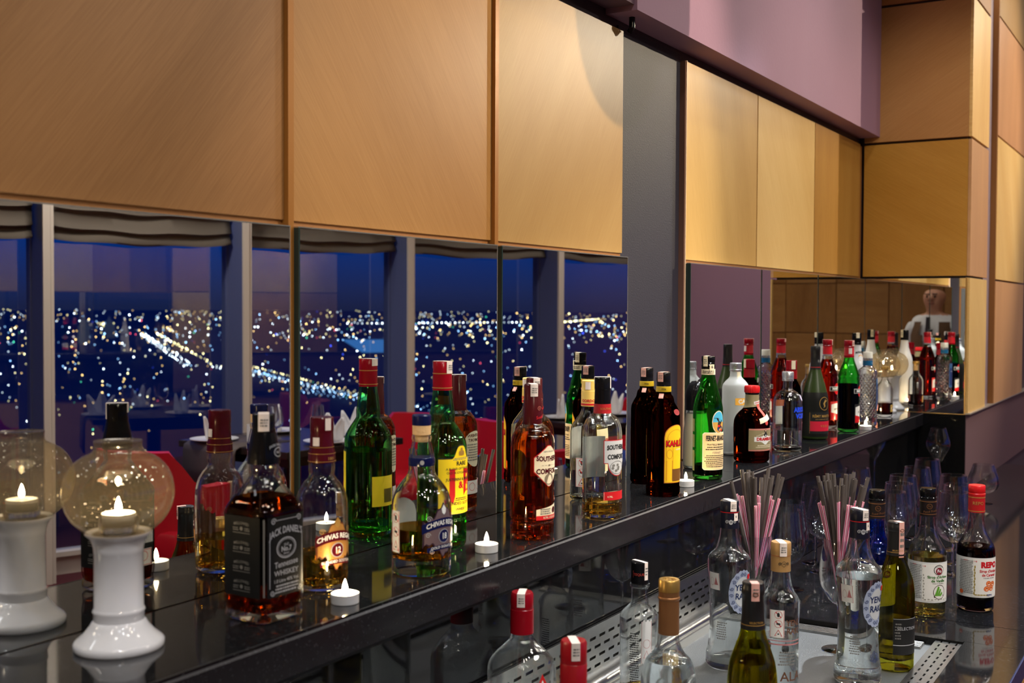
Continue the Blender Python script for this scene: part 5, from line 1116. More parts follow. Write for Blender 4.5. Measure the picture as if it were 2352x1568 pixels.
# --- anise, gold cap
b = bottle('anise_spirit_bottle', 'clear anise spirit bottle with tan gold cap behind the green wine bottle', (2.035, -0.515, TZ), math.radians(-43), group=TRAY)
sec = Sec([(0.002, 0.0320), (0.006, 0.0345), (0.060, 0.0335), (0.130, 0.0340), (0.175, 0.0352), (0.182, 0.0348), (0.190, 0.0318), (0.200, 0.0250), (0.214, 0.0200), (0.236, 0.0168), (0.280, 0.0150)])
glass_body(sec, clear, b, 0.003, 0.012, 44); liquid(sec, 0.118, spirit, b, 0.003, 0.012, 44)
tan = P('tan gold foil', rgb(178, 138, 86), 0.4, metal=0.35)
sl = cap('neck_sleeve', [(0, 0.237), (0.0180, 0.237), (0.0176, 0.2660), (0, 0.2660)], tan, b); cap('cap', [(0, 0.2665), (0.0182, 0.2665), (0.0184, 0.270), (0.0184, 0.2880), (0.0172, 0.2900), (0, 0.2900)], tan, b); cap('red_ring', [(0, 0.2658), (0.0178, 0.2658), (0.0178, 0.2670), (0, 0.2670)], ink_red, b); duty(b, 0.0185, 0.2901, math.radians(-14), 0.024, 0.013)
ss = Sec([(0.237, 0.0182), (0.268, 0.0178)]); poly_on(ss, sl, math.radians(-10), ring_pts(0.0, 0.252, 0.0042, 0.005, 0.0006)+scroll(-0.0072, 0.252, 0.0036, 0.0009)+scroll(0.0072, 0.252, 0.0036, 0.0009, dirn=-1, a0=PI), ink_black, 0.0006, 'crest'); text(ss, sl, math.radians(-10), 0, 0.252, 'YR', 0.0040, ink_black, eps=0.0007)
warning(sec, b, math.radians(-38), 0, 0.122, 0.172, 0.026)
text(sec, b, math.radians(14), 0, 0.1480, 'YENİ', 0.0150, P('brown ink', rgb(90, 56, 36), 0.5), sqx=0.85, bold=0.03, eps=0.0008); text(sec, b, math.radians(14), 0, 0.1330, 'RAKI', 0.0150, P('brown ink', rgb(90, 56, 36), 0.5), sqx=0.85, bold=0.03, eps=0.0008)
patch('red_rule', sec, b, math.radians(-20), 0.075, 0.108, 0.1105, P('faded red ink', rgb(176, 110, 110), 0.5)); patch('red_rule', sec, b, math.radians(-20), 0.075, 0.115, 0.1165, P('faded red ink', rgb(176, 110, 110), 0.5)); text(sec, b, math.radians(10), 0, 0.050, 'ALA', 0.024, P('brown ink', rgb(90, 56, 36), 0.5), bold=0.01, eps=0.0008); prints(sec, b, math.radians(-5), 0, 0.034, 0.070, 0.098, 5, ink_grey, 0.0008)
# --- wine bottles
def wine(loc, label, rz, h, lab):
    b = bottle('wine_bottle', label, loc, rz, group=TRAY); q = h/0.305
    sec = Sec([(0.002, 0.0330), (0.006, 0.0365), (0.150*q, 0.0372), (0.180*q, 0.0345), (0.205*q, 0.0270), (0.225*q, 0.0200), (0.240*q, 0.0168), (0.255*q, 0.0150), (0.300*q, 0.0142)])
    glass_body(sec, GLW('olive wine glass', (0.66, 0.64, 0.13)), b, 0.0030, 0.022, 48)
    liquid(sec, 0.10 if lab else 0.19, GL('white wine in olive', (0.86, 0.78, 0.38), 1.34), b, 0.0030, 0.022, 48)
    c = cap('foil', [(0, 0.236*q), (0.0184, 0.236*q), (0.0168, 0.252*q), (0.0162, 0.286*q), (0.0172, 0.2875*q), (0.0172, 0.2965*q), (0.0162, 0.2985*q), (0.0162, 0.3035*q), (0.0150, 0.305*q), (0, 0.305*q)], P('black foil', (0.012, 0.012, 0.012, 1), 0.3), b)
    cs = Sec([(0.236*q, 0.0184), (0.252*q, 0.0168), (0.29*q, 0.0162)]); text(cs, c, math.radians(-10), 0, 0.247*q, 'SELECTION', 0.0042, ink_gold, eps=0.0010); cap('gold_line', [(0.0178, 0.2425*q), (0.0177, 0.2435*q)], ink_gold, c)
    d_ = duty(b, 0.0174, 0.3051*q, math.radians(-18 if not lab else 14), 0.026 if not lab else 0.070, 0.012, pinkish_strip, False); rs = Sec([(0.2*q, 0.0178), (0.31*q, 0.0178)])
    poly_on(rs, d_, math.radians(-18 if not lab else 14), ring_pts(0, 0.289*q, 0.0042, 0.0032, 0.0011), P('sepia ink', rgb(92, 52, 24), 0.5), 0.0012, 'emblem')
    if lab:
        l = patch('front_label', sec, b, math.radians(16), 0.058, 0.036, 0.108, P('charcoal label', (0.022, 0.022, 0.022, 1), 0.4)); patch('silver_rule', sec, l, math.radians(16), 0.058, 0.0545, 0.0560, ink_silver, eps=0.0010); text(sec, l, math.radians(16), 0, 0.088, 'SELECTION', 0.0085, ink_silver, eps=0.0010); prints(sec, l, math.radians(16), -0.020, 0.012, 0.066, 0.100, 6, ink_grey); patch('silver_rule', sec, l, math.radians(16), 0.058, 0.1068, 0.1076, ink_silver, eps=0.0010)
    else: patch('front_label', sec, b, math.radians(16), 0.060, 0.030, 0.110, P('charcoal label', (0.022, 0.022, 0.022, 1), 0.4))
    return b
wine((1.640, -0.602, TZ), 'green wine bottle with black foil at the bottom edge, in front of spirits', math.radians(-41), 0.308, False)
wine((2.335, -0.652, TZ), 'green wine bottle with black label and long pink strip, right of anise bottle', math.radians(-53), 0.294, True)
# --- syrup bottles
def syrup(name, label, loc, rz, liqm, level, capm, kind):
    b = bottle(name, label, loc, rz, group=CNT)
    sec = Sec([(0.002, 0.0370), (0.006, 0.0400), (0.030, 0.0405), (0.034, 0.0416), (0.130, 0.0420), (0.142, 0.0416), (0.154, 0.0385), (0.166, 0.0318), (0.180, 0.0245), (0.196, 0.0198), (0.212, 0.0178), (0.284, 0.0160)])
    blue = kind == 'blue'
    glass_body(sec, clear, b, 0.0028, 0.008, 44); liquid(sec, level, liqm, b, 0.0028, 0.008, 44)
    if kind == 'red':
        c = cap('cap', [(0, 0.268), (0.0188, 0.268), (0.0192, 0.272), (0.0178, 0.2735), (0.0188, 0.275), (0.0188, 0.2895), (0.0176, 0.2915), (0, 0.2915)], bright_red, b)
        sl = cap('neck_sleeve', [(0, 0.2285), (0.0186, 0.2285), (0.0184, 0.2680), (0, 0.2680)], P('red sleeve', rgb(176, 24, 28), 0.4), b); ss = Sec([(0.22, 0.0187), (0.27, 0.0185)]); text(ss, sl, math.radians(-30), 0, 0.2505, 'REPO', 0.0105, ink_gold, eps=0.0007)
        for z in (0.231, 0.263): cap('gold_line', [(0.0188, z), (0.0188, z+0.0018)], ink_gold, sl)
    else:
        c = cap('cap', [(0, 0.267), (0.0178, 0.267), (0.0182, 0.270), (0.0172, 0.2715), (0.0180, 0.273), (0.0180, 0.2895), (0.0168, 0.2915), (0, 0.2915)], black_plastic, b)
        sl = cap('neck_sleeve', [(0, 0.2280), (0.0186, 0.2280), (0.0180, 0.2665), (0, 0.2665)], P('black printed sleeve', rgb(26, 18, 18), 0.4), b); ss = Sec([(0.22, 0.0187), (0.27, 0.0181)])
        for z in (0.2325, 0.2610): cap('gold_line', [(0.0187, z), (0.0186, z+0.0016)], copper_foil, sl)
        poly_on(ss, sl, math.radians(-22), ring_pts(0, 0.2515, 0.0062, 0.0062, 0.0012), copper_foil, 0.0006, 'crest'); text(ss, sl, math.radians(-22), 0, 0.2515, 'Fo', 0.0062, copper_foil, eps=0.0007); text(ss, sl, math.radians(-10), 0.003, 0.2405, 'Food Products', 0.0068, copper_foil, slope=0.12, eps=0.0007)
    az = math.radians(-2)
    lab = P('syrup label grey white', rgb(206, 208, 206), 0.55)
    l = patch('label', sec, b, math.radians(-22), 0.150, 0.036, 0.128, lab, nx=40, eps=0.0006)
    if kind == 'red': l1 = patch('front_field', sec, l, az, 0.070, 0.038, 0.126, white_paper, eps=0.0010)
    else: l1 = patch('front_field', sec, l, az, 0.066, 0.040, 0.124, white_paper, eps=0.0010)
    prints(sec, l, math.radians(-72), 0, 0.034, 0.044, 0.122, 20, ink_grey); text(sec, l, math.radians(-72), 0, 0.121, 'SIROP', 0.0036, ink_red)
    if kind == 'red':
        text(sec, l1, az, 0.004, 0.1115, 'REPO', 0.0180, ink_red, bold=0.06, eps=0.0014); text(sec, l1, az, 0.003, 0.0975, 'Sirop d\'Arôme', 0.0088, ink_red, bold=0.03, sqx=0.9, eps=0.0014); text(sec, l1, az, 0.003, 0.0885, 'de Caramel', 0.0088, ink_red, bold=0.03, sqx=0.9, eps=0.0014); text(sec, l1, az, 0.003, 0.0815, 'KARAMEL AROMALI', 0.0034, ink_grey, eps=0.0014)
        car_ = P('caramel orange print', rgb(206, 92, 40), 0.45); hi = P('caramel highlight print', rgb(240, 170, 110), 0.4)
        for q in ((-0.004, 0.057), (0.008, 0.058), (0.001, 0.069), (0.013, 0.068)):
            poly_on(sec, l1, az, [disc_pts(q[0], q[1], 0.0068, 0.0062)], car_, 0.0013, 'caramel_print'); poly_on(sec, l1, az, ring_pts(q[0], q[1], 0.0048, 0.0043, 0.0012), hi, 0.0015, 'caramel_shine')
        wh = P('wheat gold print', rgb(150, 130, 60), 0.5)
        poly_on(sec, l1, az, [disc_pts(-0.0315+0.001*(i % 2), 0.046+i*0.0068, 0.0016, 0.0036, 8) for i in range(10)]+[disc_pts(-0.028+i*0.0062, 0.0425, 0.0034, 0.0014, 8) for i in range(5)], wh, 0.0013, 'wreath'); text(sec, l1, az, 0.004, 0.0420, 'REPO', 0.0058, ink_blue, bold=0.03, eps=0.0016)
        poly_on(sec, l, math.radians(-72), [disc_pts(-0.010, 0.047, 0.005, 0.005)], car_, 0.0014, 'caramel_print'); text(sec, l1, az, -0.030, 0.120, '1+8', 0.0045, ink_red, eps=0.0014)
    else:
        for z, mt in ((0.1120, ink_black), (0.1100, ink_red)): poly_on(sec, l1, az, [rect_pts(-0.033, 0.033, z, z+0.0016)], mt, 0.0012, 'rule')
        d1 = poly_on(sec, l1, az, [disc_pts(0.004, 0.1110, 0.0125, 0.0115)], ink_black, 0.0014, 'roundel'); poly_on(sec, d1, az, [disc_pts(0.004, 0.1110, 0.0112, 0.0102)], white_paper, 0.0017, 'roundel_rim'); poly_on(sec, d1, az, [disc_pts(0.004, 0.1085, 0.0080, 0.0080)], P('burgundy print', rgb(122, 18, 34), 0.45), 0.0020, 'roundel_field'); text(sec, d1, az, 0.004, 0.1085, 'Fo', 0.0098, ink_white, bold=0.03, eps=0.0023); text(sec, d1, az, 0.004, 0.1187, 'Food Products', 0.0034, ink_black, arc=18, eps=0.0020)
        if not blue:
            text(sec, l1, az, 0.003, 0.0945, 'Sirop d\'Arôme', 0.0088, ink_green, bold=0.03, sqx=0.95, eps=0.0014); text(sec, l1, az, 0.003, 0.0860, 'de Vanille', 0.0088, ink_green, bold=0.03, sqx=0.95, eps=0.0014); text(sec, l1, az, 0.003, 0.0798, 'VANILYA AROMALI', 0.0034, ink_grey, eps=0.0014)
            poly_on(sec, l1, az, ring_pts(0.006, 0.0605, 0.0150, 0.0165, 0.0012), P('dark brown print', rgb(60, 34, 24), 0.5), 0.0013, 'vanilla_ring'); poly_on(sec, l1, az, [[(-0.006, 0.052), (0.002, 0.074), (0.006, 0.072), (0.001, 0.052)], [(0.001, 0.052), (0.007, 0.069), (0.010, 0.066), (0.006, 0.052)], [(0.005, 0.052), (0.012, 0.062), (0.014, 0.057), (0.009, 0.051)]], P('vanilla leaf print', rgb(90, 150, 40), 0.5), 0.0015, 'vanilla_leaf'); poly_on(sec, l1, az, [[(-0.008, 0.051), (0.016, 0.054), (0.018, 0.052), (-0.006, 0.048)]], P('dark brown print', rgb(60, 34, 24), 0.5), 0.0016, 'vanilla_pod')
            wh = P('wreath grey print', rgb(130, 130, 116), 0.5); poly_on(sec, l1, az, [disc_pts(-0.030+0.0012*(i % 2), 0.046+i*0.0066, 0.0011, 0.0024, 8) for i in range(9)]+[disc_pts(-0.026+i*0.0075, 0.0430+0.001*(i % 2), 0.0026, 0.0010, 8) for i in range(8)], wh, 0.0013, 'wreath'); text(sec, l1, az, -0.029, 0.119, '1+8', 0.0045, ink_red, eps=0.0014)
    return b
syrup('syrup_bottle', 'vanilla syrup bottle of pale yellow liquid with black cap, on the counter', (2.732, -0.633, CZ), math.radians(-46), GL('pale yellow syrup', (0.93, 0.88, 0.48), 1.36), 0.138, None, 'vanilla')
syrup('syrup_bottle', 'caramel syrup bottle of dark brown liquid with red cap, on the counter', (2.841, -0.720, CZ), math.radians(-39), GL('dark caramel syrup', (0.10, 0.020, 0.012), 1.36), 0.150, None, 'red')
syrup('syrup_bottle', 'deep blue syrup bottle partly hidden behind clear anise bottle', (2.640, -0.540, CZ), math.radians(-46), GL('deep blue syrup', (0.12, 0.32, 1.0), 1.36), 0.222, None, 'blue')

# ================================================================== DRINKING GLASSES
def stemglass(name, label, loc, ctrl, foot, stem_h, rim_t=0.0011, cat='glass', group='stemware on the counter', n=36):
    t = thing(name, label, cat, loc, 0, group)
    d = pchip(ctrl, 4); prof = [(0, ctrl[0][0]-0.003)]+[(r, z) for z, r in d]
    prof += [(d[-1][1]+0.0002, d[-1][0]+0.0006), (d[-1][1]-rim_t, d[-1][0]+0.0006)]+[(max(r-rim_t, 0.001), z+0.0008) for z, r in reversed(d[:-1])]+[(0, ctrl[0][0]+0.001)]
    lathe('bowl', prof, GLW('stemware glass', (0.965, 0.975, 0.985), 0.075, 0.15, 0.60), t, n)
    lathe('stem', [(0, 0.003), (0.0070, 0.0030), (0.0046, 0.008), (0.0036, 0.018), (0.0034, stem_h*0.75), (0.0042, stem_h*0.92), (0.0085, stem_h+0.002), (0, stem_h+0.001)], glass_stem, t, 16)
    lathe('foot', [(0, 0), (foot, 0.0004), (foot, 0.0018), (foot*0.6, 0.0032), (0.008, 0.0046), (0, 0.0050)], glass_stem, t, n)
    return t
BAL = [(0.086, 0.006), (0.089, 0.016), (0.098, 0.031), (0.112, 0.0425), (0.130, 0.0475), (0.146, 0.0465), (0.175, 0.0425), (0.205, 0.0385), (0.220, 0.0365)]
TUL = [(0.122, 0.004), (0.128, 0.008), (0.150, 0.0210), (0.170, 0.0325), (0.188, 0.0410), (0.200, 0.0430), (0.214, 0.0410), (0.240, 0.0330), (0.260, 0.0275)]
SNI = [(0.034, 0.006), (0.037, 0.020), (0.046, 0.038), (0.060, 0.0510), (0.074, 0.0545), (0.090, 0.0530), (0.115, 0.0440), (0.140, 0.0360)]
STR = [(0.098, 0.006), (0.102, 0.013), (0.118, 0.026), (0.140, 0.0355), (0.165, 0.0385), (0.190, 0.0375), (0.220, 0.0330), (0.240, 0.0300)]
def copy_tree(o):
    c = o.copy(); COL.objects.link(c)
    for ch in o.children:
        d = ch.copy(); COL.objects.link(d); d.parent = c
        for g in ch.children:
            e_ = g.copy(); COL.objects.link(e_); e_.parent = d
    return c
bal0 = None
for x, y, lab in ((3.173, -0.612, 'balloon wine glass standing between yellow and dark syrup bottles, nearest'),
                  (3.318, -0.594, 'balloon wine glass second behind the syrup bottles'),
                  (3.500, -0.550, 'balloon wine glass third behind the syrup bottles, nearest the lone snifter'),
                  (3.092, -0.468, 'front balloon glass of the row right of blue syrup bottle'),
                  (3.252, -0.452, 'second balloon glass of the row right of blue syrup bottle'),
                  (3.412, -0.427, 'third balloon glass of the row, left of black-capped syrup bottle'),
                  (3.615, -0.424, 'fourth balloon glass of the row in front of tulip glass'),
                  (3.830, -0.410, 'farthest balloon glass directly before the tulip glass'),
                  (3.500, -0.272, 'balloon glass by splashback, right behind the front straws'),
                  (3.395, -0.258, 'balloon glass by splashback, seen through grey straws'),
                  (3.022, -0.312, 'balloon glass left of the front straw glass with its foot showing'),
                  (3.115, -0.262, 'balloon glass tucked behind grey straws against splashback'),
                  (2.785, -0.292, 'balloon glass right of the back straws beside tan-capped bottle'),
                  (2.672, -0.318, 'balloon glass just behind back straws and tan-capped bottle')):
    if bal0 is None: bal0 = stemglass('wine_glass', lab, (x, y, CZ), BAL, 0.0365, 0.088); g_ = bal0
    else: g_ = copy_tree(bal0); g_.location = (x, y, CZ); g_['label'] = lab
    g_.rotation_euler.z = rnd.uniform(0, 6)
stemglass('tulip_glass', 'tall tulip glass with narrow rim before black return panel', (4.455, -0.322, CZ), TUL, 0.034, 0.124)
stemglass('brandy_snifter', 'round short-stemmed brandy snifter alone before the mauve wall', (4.420, -0.487, CZ), SNI, 0.033, 0.036)
# straw holders with straws
sg1 = stemglass('straw_glass', 'wine glass holding grey and striped straws, back one of two', (2.336, -0.362, TZ), [(z*0.98, r*1.10) for z, r in STR], 0.036, 0.098, group='glasses holding straws')
sg2 = copy_tree(sg1); sg2.location = (2.392, -0.526, TZ); sg2['label'] = 'wine glass holding grey and striped straws, front one beside water-filled bottle'
grey_straw = P('translucent grey straw', rgb(104, 96, 92), 0.25, trans=0.2, ior=1.2); pink_s = P('pink straw stripe', rgb(228, 50, 110), 0.35, sss=0.2); white_s = P('white straw', rgb(246, 226, 234), 0.35, sss=0.2)
def straw_mesh(name, r, L, striped):
    n = 12; v = []; f = []; mi = []
    for z in (0, L):
        for q in (r, r*0.86):
            for j in range(n): v.append((q*math.cos(2*PI*j/n), q*math.sin(2*PI*j/n), z))
    for j in range(n):
        k_ = (j+1) % n
        f += [(j, k_, 2*n+k_, 2*n+j), (n+k_, n+j, 3*n+j, 3*n+k_), (2*n+j, 2*n+k_, 3*n+k_, 3*n+j), (k_, j, n+j, n+k_)]
        m_ = (1 if j % 2 else 0) if striped else 0; mi += [m_, m_, m_, m_]
    me = bpy.data.meshes.new(name); me.from_pydata(v, [], f)
    for q in ([white_s, pink_s] if striped else [grey_straw]): me.materials.append(q)
    me.polygons.foreach_set('material_index', mi); me.update(); return me
gm = straw_mesh('grey_straw', 0.0040, 0.262, False); pm = straw_mesh('striped_straw', 0.0034, 0.212, True)
def straws(cx, cy, z, rim_r, n_g, n_p, seed, which):
    g = random.Random(seed); rim_h = 0.125
    for i in range(n_g+n_p):
        grey = i < n_g
        a = 2*PI*(i*0.381966 if grey else i*0.47)+g.uniform(-0.3, 0.3); q = math.sqrt(g.uniform(0.05, 1)) if grey else math.sqrt(g.uniform(0.1, 0.95))
        top = Vector((math.cos(a)*(rim_r-0.006)*q, math.sin(a)*(rim_r-0.006)*q, rim_h))
        a2 = a+PI+g.uniform(-0.9, 0.9); bot = Vector((math.cos(a2)*0.0095*g.uniform(0.2, 1), math.sin(a2)*0.0095*g.uniform(0.2, 1), 0.004+g.uniform(0, 0.003)))
        o = bpy.data.objects.new('straw', gm if grey else pm); COL.objects.link(o)
        o.location = Vector((cx, cy, z))+bot; o.rotation_mode = 'QUATERNION'; o.rotation_quaternion = (top-bot).to_track_quat('Z', 'Y')
        o.scale = (1, 1, g.uniform(0.95, 1.03))
        tag(o, ('grey plastic straw standing in the %s straw glass' if grey else 'short pink and white striped straw in the %s straw glass') % which, 'straw', ('grey straws in the %s straw glass' if grey else 'striped straws in the %s straw glass') % which)
straws(2.336, -0.362, TZ+0.102, 0.0330, 19, 15, 5, 'back')
straws(2.392, -0.526, TZ+0.102, 0.0310, 23, 19, 8, 'front')

# ================================================================== DINING ROOM SEEN IN THE MIRRORS
vinyl = P('red vinyl upholstery', rgb(196, 22, 44), 0.35); beige_leg = P('pale wood chair leg', rgb(206, 186, 150), 0.5); dark_top = P('dark table top', rgb(44, 36, 36), 0.25); linen = P('white linen', rgb(226, 226, 232), 0.8, sheen=0.2); china = P('white china', rgb(226, 226, 230), 0.15)
def armchair(label, loc, rz):
    t = thing('armchair', label, 'chair', loc, rz, 'red armchairs of the dining room')
    MB().box((-0.25, -0.25, 0.32), (0.25, 0.24, 0.46), 0, 0.03).build('seat', vinyl, t, smooth=True)
    v = []; f = []
    ang = [math.radians(a) for a in range(-100, 101, 10)]
    for th, zt0 in ((0.0, 0), (0.07, 1)):
        for a in ang:
            k_ = abs(a)/math.radians(100); top = 0.80-0.16*max(0, min(1, (k_-0.42)/0.22)); R_ = 0.31-th
            x, y = R_*math.sin(a)*0.98, R_*math.cos(a)*0.95-0.02+0.0
            v += [(x, y, 0.31), (x*1.03, y*1.05, top)]
    n = len(ang)
    for i in range(n-1):
        a0 = i*2; b0 = (n+i)*2
        f += [(a0, a0+2, a0+3, a0+1), (b0+2, b0, b0+1, b0+3), (a0+1, a0+3, b0+3, b0+1), (a0+2, a0, b0, b0+2)]
    f += [(0, 1, 2*n+1, 2*n), (2*n-1, 2*n-2, 4*n-2, 4*n-1)]
    mesh_obj('shell_back', v, f, vinyl, t, smooth=True, ang=60)
    for s in (-1, 1):
        MB().box((s*0.305-0.012, -0.085, 0.30), (s*0.305+0.012, -0.066, 0.645)).build('arm_edge', beige_leg, t)
        for y in (-0.20, 0.22): MB().tube([(s*0.22, y, 0.32), (s*0.235, y*1.06, 0.0)], [0.022, 0.015], 8).build('leg', beige_leg, t)
    return t
ch0 = armchair('red armchair behind the near globe lamp reflection, back to the mirror', (3.60, -2.86, 0), math.radians(82))
def chair(label, loc, rz):
    c = copy_tree(ch0); c.location = loc; c.rotation_euler.z = math.radians(rz); c['label'] = label; return c
chair('red armchair across the first table, facing left', (5.30, -2.80, 0), -95)
chair('red armchair seen at the left edge of the nearest mirror', (2.42, -3.05, 0), -70)
chair('red armchair with its back by the second table', (5.62, -2.16, 0), 100)
chair('red armchair on the far side of the second table', (7.10, -2.20, 0), -80)
def table(label, loc, w, d, rz=0.0):
    t = thing('dining_table', label, 'table', loc, rz, 'dark dining tables')
    box('table_top', (-w/2, -d/2, 0.715), (w/2, d/2, 0.75), dark_top, t, 0.004)
    box('apron', (-w/2+0.06, -d/2+0.06, 0.665), (w/2-0.06, d/2-0.06, 0.715), dark_top, t)
    MB().tube([(0, 0, 0.67), (0, 0, 0.03)], 0.045, 14).build('pedestal', dark_top, t, smooth=True)
    lathe('base', [(0, 0), (0.25, 0), (0.25, 0.012), (0.06, 0.035), (0, 0.035)], dark_top, t, 28)
    return t
table('dark dining table laid with white napkins, seen left of the first mirror strip', (4.44, -2.86, 0), 0.80, 0.82, math.radians(6))
table('dark dining table near the slate column reflection', (6.36, -2.12, 0), 0.80, 0.74, math.radians(14))
rn = thing('table_runner', 'grey leather runner draped over the left edge of first dining table', 'runner', (4.035, -3.02, 0.752), math.radians(6))
v = []; f = []
for i, (x, z) in enumerate([(0.34, 0.0), (0.05, 0.001), (0.01, -0.002), (-0.014, -0.014), (-0.022, -0.04), (-0.024, -0.13), (-0.026, -0.22)]):
    for y in (-0.20, 0.20): v.append((x, y, z+0.002))
for i in range(6): f.append((i*2, i*2+1, i*2+3, i*2+2))
o = mesh_obj('cloth', v, f, P('grey leather', rgb(84, 74, 74), 0.5), rn, smooth=True, ang=80); so = o.modifiers.new('thick', 'SOLIDIFY'); so.thickness = 0.006
def napkin(label, loc, rz):
    t = thing('folded_napkin', label, 'napkin', loc, rz, 'white napkins standing on the plates')
    for i, (dx, dy, h, w, lean) in enumerate(((0.0, 0.0, 0.145, 0.052, 0.0), (-0.030, 0.012, 0.125, 0.044, -0.40), (0.028, 0.014, 0.120, 0.044, 0.36))):
        v = []; f = []
        for j in range(7):
            z = h*j/6; ww = w*(1-0.85*(j/6)**1.5)
            for k_ in (-1, 0, 1): v.append((dx+k_*ww+lean*z, dy+(0.012 if k_ else -0.018)*(1-j/8), z))
        for j in range(6):
            for k_ in range(2): f.append((j*3+k_, j*3+k_+1, j*3+k_+4, j*3+k_+3))
        o = mesh_obj('fold', v, f, linen, t, smooth=True); s_ = o.modifiers.new('thick', 'SOLIDIFY'); s_.thickness = 0.004
def plate(label, loc):
    o = lathe('plate', [(0, 0.0), (0.060, 0.0), (0.075, 0.004), (0.120, 0.014), (0.121, 0.017), (0.074, 0.0085), (0, 0.006)], china, None, 36, loc); tag(o, label, 'plate', 'white plates on the dining tables')
wg0 = None
spots = [((4.13, -3.10), 'the first table beside the grey runner'), ((4.38, -2.57), 'the first table nearest the mirror'), ((4.72, -2.66), 'the first table right of wine glass'), ((4.62, -3.12), 'the first table window side'),
         ((6.14, -2.20), 'the second table left side'), ((6.56, -2.05), 'the second table right side')]
for i, ((x, y), w) in enumerate(spots):
    plate('white china plate on '+w, (x, y, 0.7505)); napkin('white folded napkin standing on the plate of '+w, (x, y, 0.759), i*0.7)
for i, (x, y, w) in enumerate(((4.50, -2.74, 'middle of the first table'), (4.28, -2.82, 'first table beside the brass strip'), (4.42, -2.98, 'first table rear'), (6.34, -2.16, 'second table'))):
    lab = 'small stemmed wine glass on the dining table, '+w
    if wg0 is None: wg0 = stemglass('dining_wine_glass', lab, (x, y, 0.75), [(z*0.80, r*0.78) for z, r in BAL], 0.030, 0.070, group='wine glasses on the dining tables', n=24)
    else: q = copy_tree(wg0); q.location = (x, y, 0.75); q['label'] = lab
MB_ = MB().lathe([(0, 0), (0.028, 0), (0.032, 0.004), (0.032, 0.09), (0.030, 0.09), (0.029, 0.006), (0, 0.006)], 20); o = MB_.build('white_tumbler', china, None, (4.22, -2.92, 0.75), smooth=True); tag(o, 'white china tumbler on the first dining table', 'tumbler')

# ---- bartender, seen small in the corner mirrors
per = thing('person', 'person in white shirt, brown vest and dark tie standing behind the bar, arms folded', 'person', (-0.78, -0.80, 0.0), math.radians(-8))
def person_mesh():
    J = {}; E = []; Rr = {}
    def jn(n, p, r, par=None): J[n] = (Vector(p), r); E.append((par, n)) if par else None
    # facing +x, height about 1.66
    jn('pelvis', (0, 0, 0.86), 0.145); jn('belly', (0.01, 0, 1.00), 0.140, 'pelvis'); jn('chest', (0.0, 0, 1.17), 0.155, 'belly'); jn('upper', (-0.015, 0, 1.30), 0.120, 'chest'); jn('neck', (-0.005, 0, 1.395), 0.056, 'upper'); jn('jaw', (0.018, 0, 1.465), 0.066, 'neck'); jn('skull', (0.008, 0, 1.545), 0.092, 'jaw'); jn('crown', (0.0, 0, 1.605), 0.070, 'skull'); jn('nose', (0.112, 0, 1.522), 0.012, 'skull')
    for s in (-1, 1):
        q = 'l' if s > 0 else 'r'
        jn(q+'ear', (0.0, s*0.094, 1.525), 0.016, 'skull')
        jn(q+'sh', (-0.01, s*0.175, 1.315), 0.072, 'upper'); jn(q+'el', (-0.005, s*0.245, 1.06), 0.052, q+'sh'); jn(q+'wr', (0.235, s*0.085, 1.055+0.012*s), 0.034, q+'el'); jn(q+'pa', (0.270, s*0.010-0.0, 1.060+0.020*s), 0.030, q+'wr')
        for i in range(4):
            o = -0.020+0.0135*i; jn(q+'f%da' % i, (0.276, -s*0.036, 1.060+0.020*s+o), 0.0095, q+'pa'); jn(q+'f%db' % i, (0.262, -s*(0.066-0.004*abs(i-1.3)), 1.054+0.020*s+o), 0.0078, q+'f%da' % i)
        jn(q+'th', (0.245, -s*0.004, 1.095+0.016*s), 0.010, q+'pa')
        jn(q+'hip', (0, s*0.095, 0.80), 0.100, 'pelvis'); jn(q+'kn', (0.015, s*0.105, 0.46), 0.062, q+'hip'); jn(q+'an', (-0.01, s*0.110, 0.085), 0.042, q+'kn'); jn(q+'to', (0.145, s*0.125, 0.038), 0.036, q+'an')
    names = list(J); idx = {n: i for i, n in enumerate(names)}
    me = bpy.data.meshes.new('body'); me.from_pydata([tuple(J[n][0]) for n in names], [(idx[a], idx[b_]) for a, b_ in E], [])
    o = bpy.data.objects.new('body', me); COL.objects.link(o)
    o.modifiers.new('skin', 'SKIN')
    for i, n in enumerate(names):
        sv = me.skin_vertices[0].data[i]; r = J[n][1]; sv.radius = (r, r) if n not in ('chest', 'upper', 'belly', 'pelvis') else (r*1.0, r*0.82); sv.use_root = (n == 'pelvis')
    s = o.modifiers.new('sub', 'SUBSURF'); s.levels = 2; s.render_levels = 2
    dg = bpy.context.evaluated_depsgraph_get(); m2 = bpy.data.meshes.new_from_object(o.evaluated_get(dg)); bpy.data.objects.remove(o)
    skin = P('skin', rgb(206, 150, 122), 0.5, sss=0.1); shirt = P('white shirt', rgb(226, 226, 228), 0.75); trou = P('dark trousers', rgb(34, 30, 32), 0.8); shoe = P('black shoe', rgb(16, 14, 14), 0.35)
    m2.materials.clear()
    for q in (skin, shirt, trou, shoe): m2.materials.append(q)
    for p in m2.polygons:
        c = p.center; p.use_smooth = True
        p.material_index = 3 if c.z < 0.09 else 2 if c.z < 0.90 and abs(c.y) < 0.22 and c.x < 0.2 else 0 if c.z > 1.385 or (c.x > 0.205 and abs(c.y) < 0.105) else 1
    bo = bpy.data.objects.new('body', m2); COL.objects.link(bo); bo.parent = per
    return bo
bo = person_mesh()
v = []; f = []; rows = [(0.88, 0.150, 0.185), (0.98, 0.150, 0.180), (1.10, 0.162, 0.190), (1.22, 0.158, 0.192), (1.33, 0.112, 0.165)]; n = 28
for z, rx, ry in rows:
    for j in range(n):
        a = 2*PI*j/n; v.append((rx*math.cos(a), ry*math.sin(a), z))
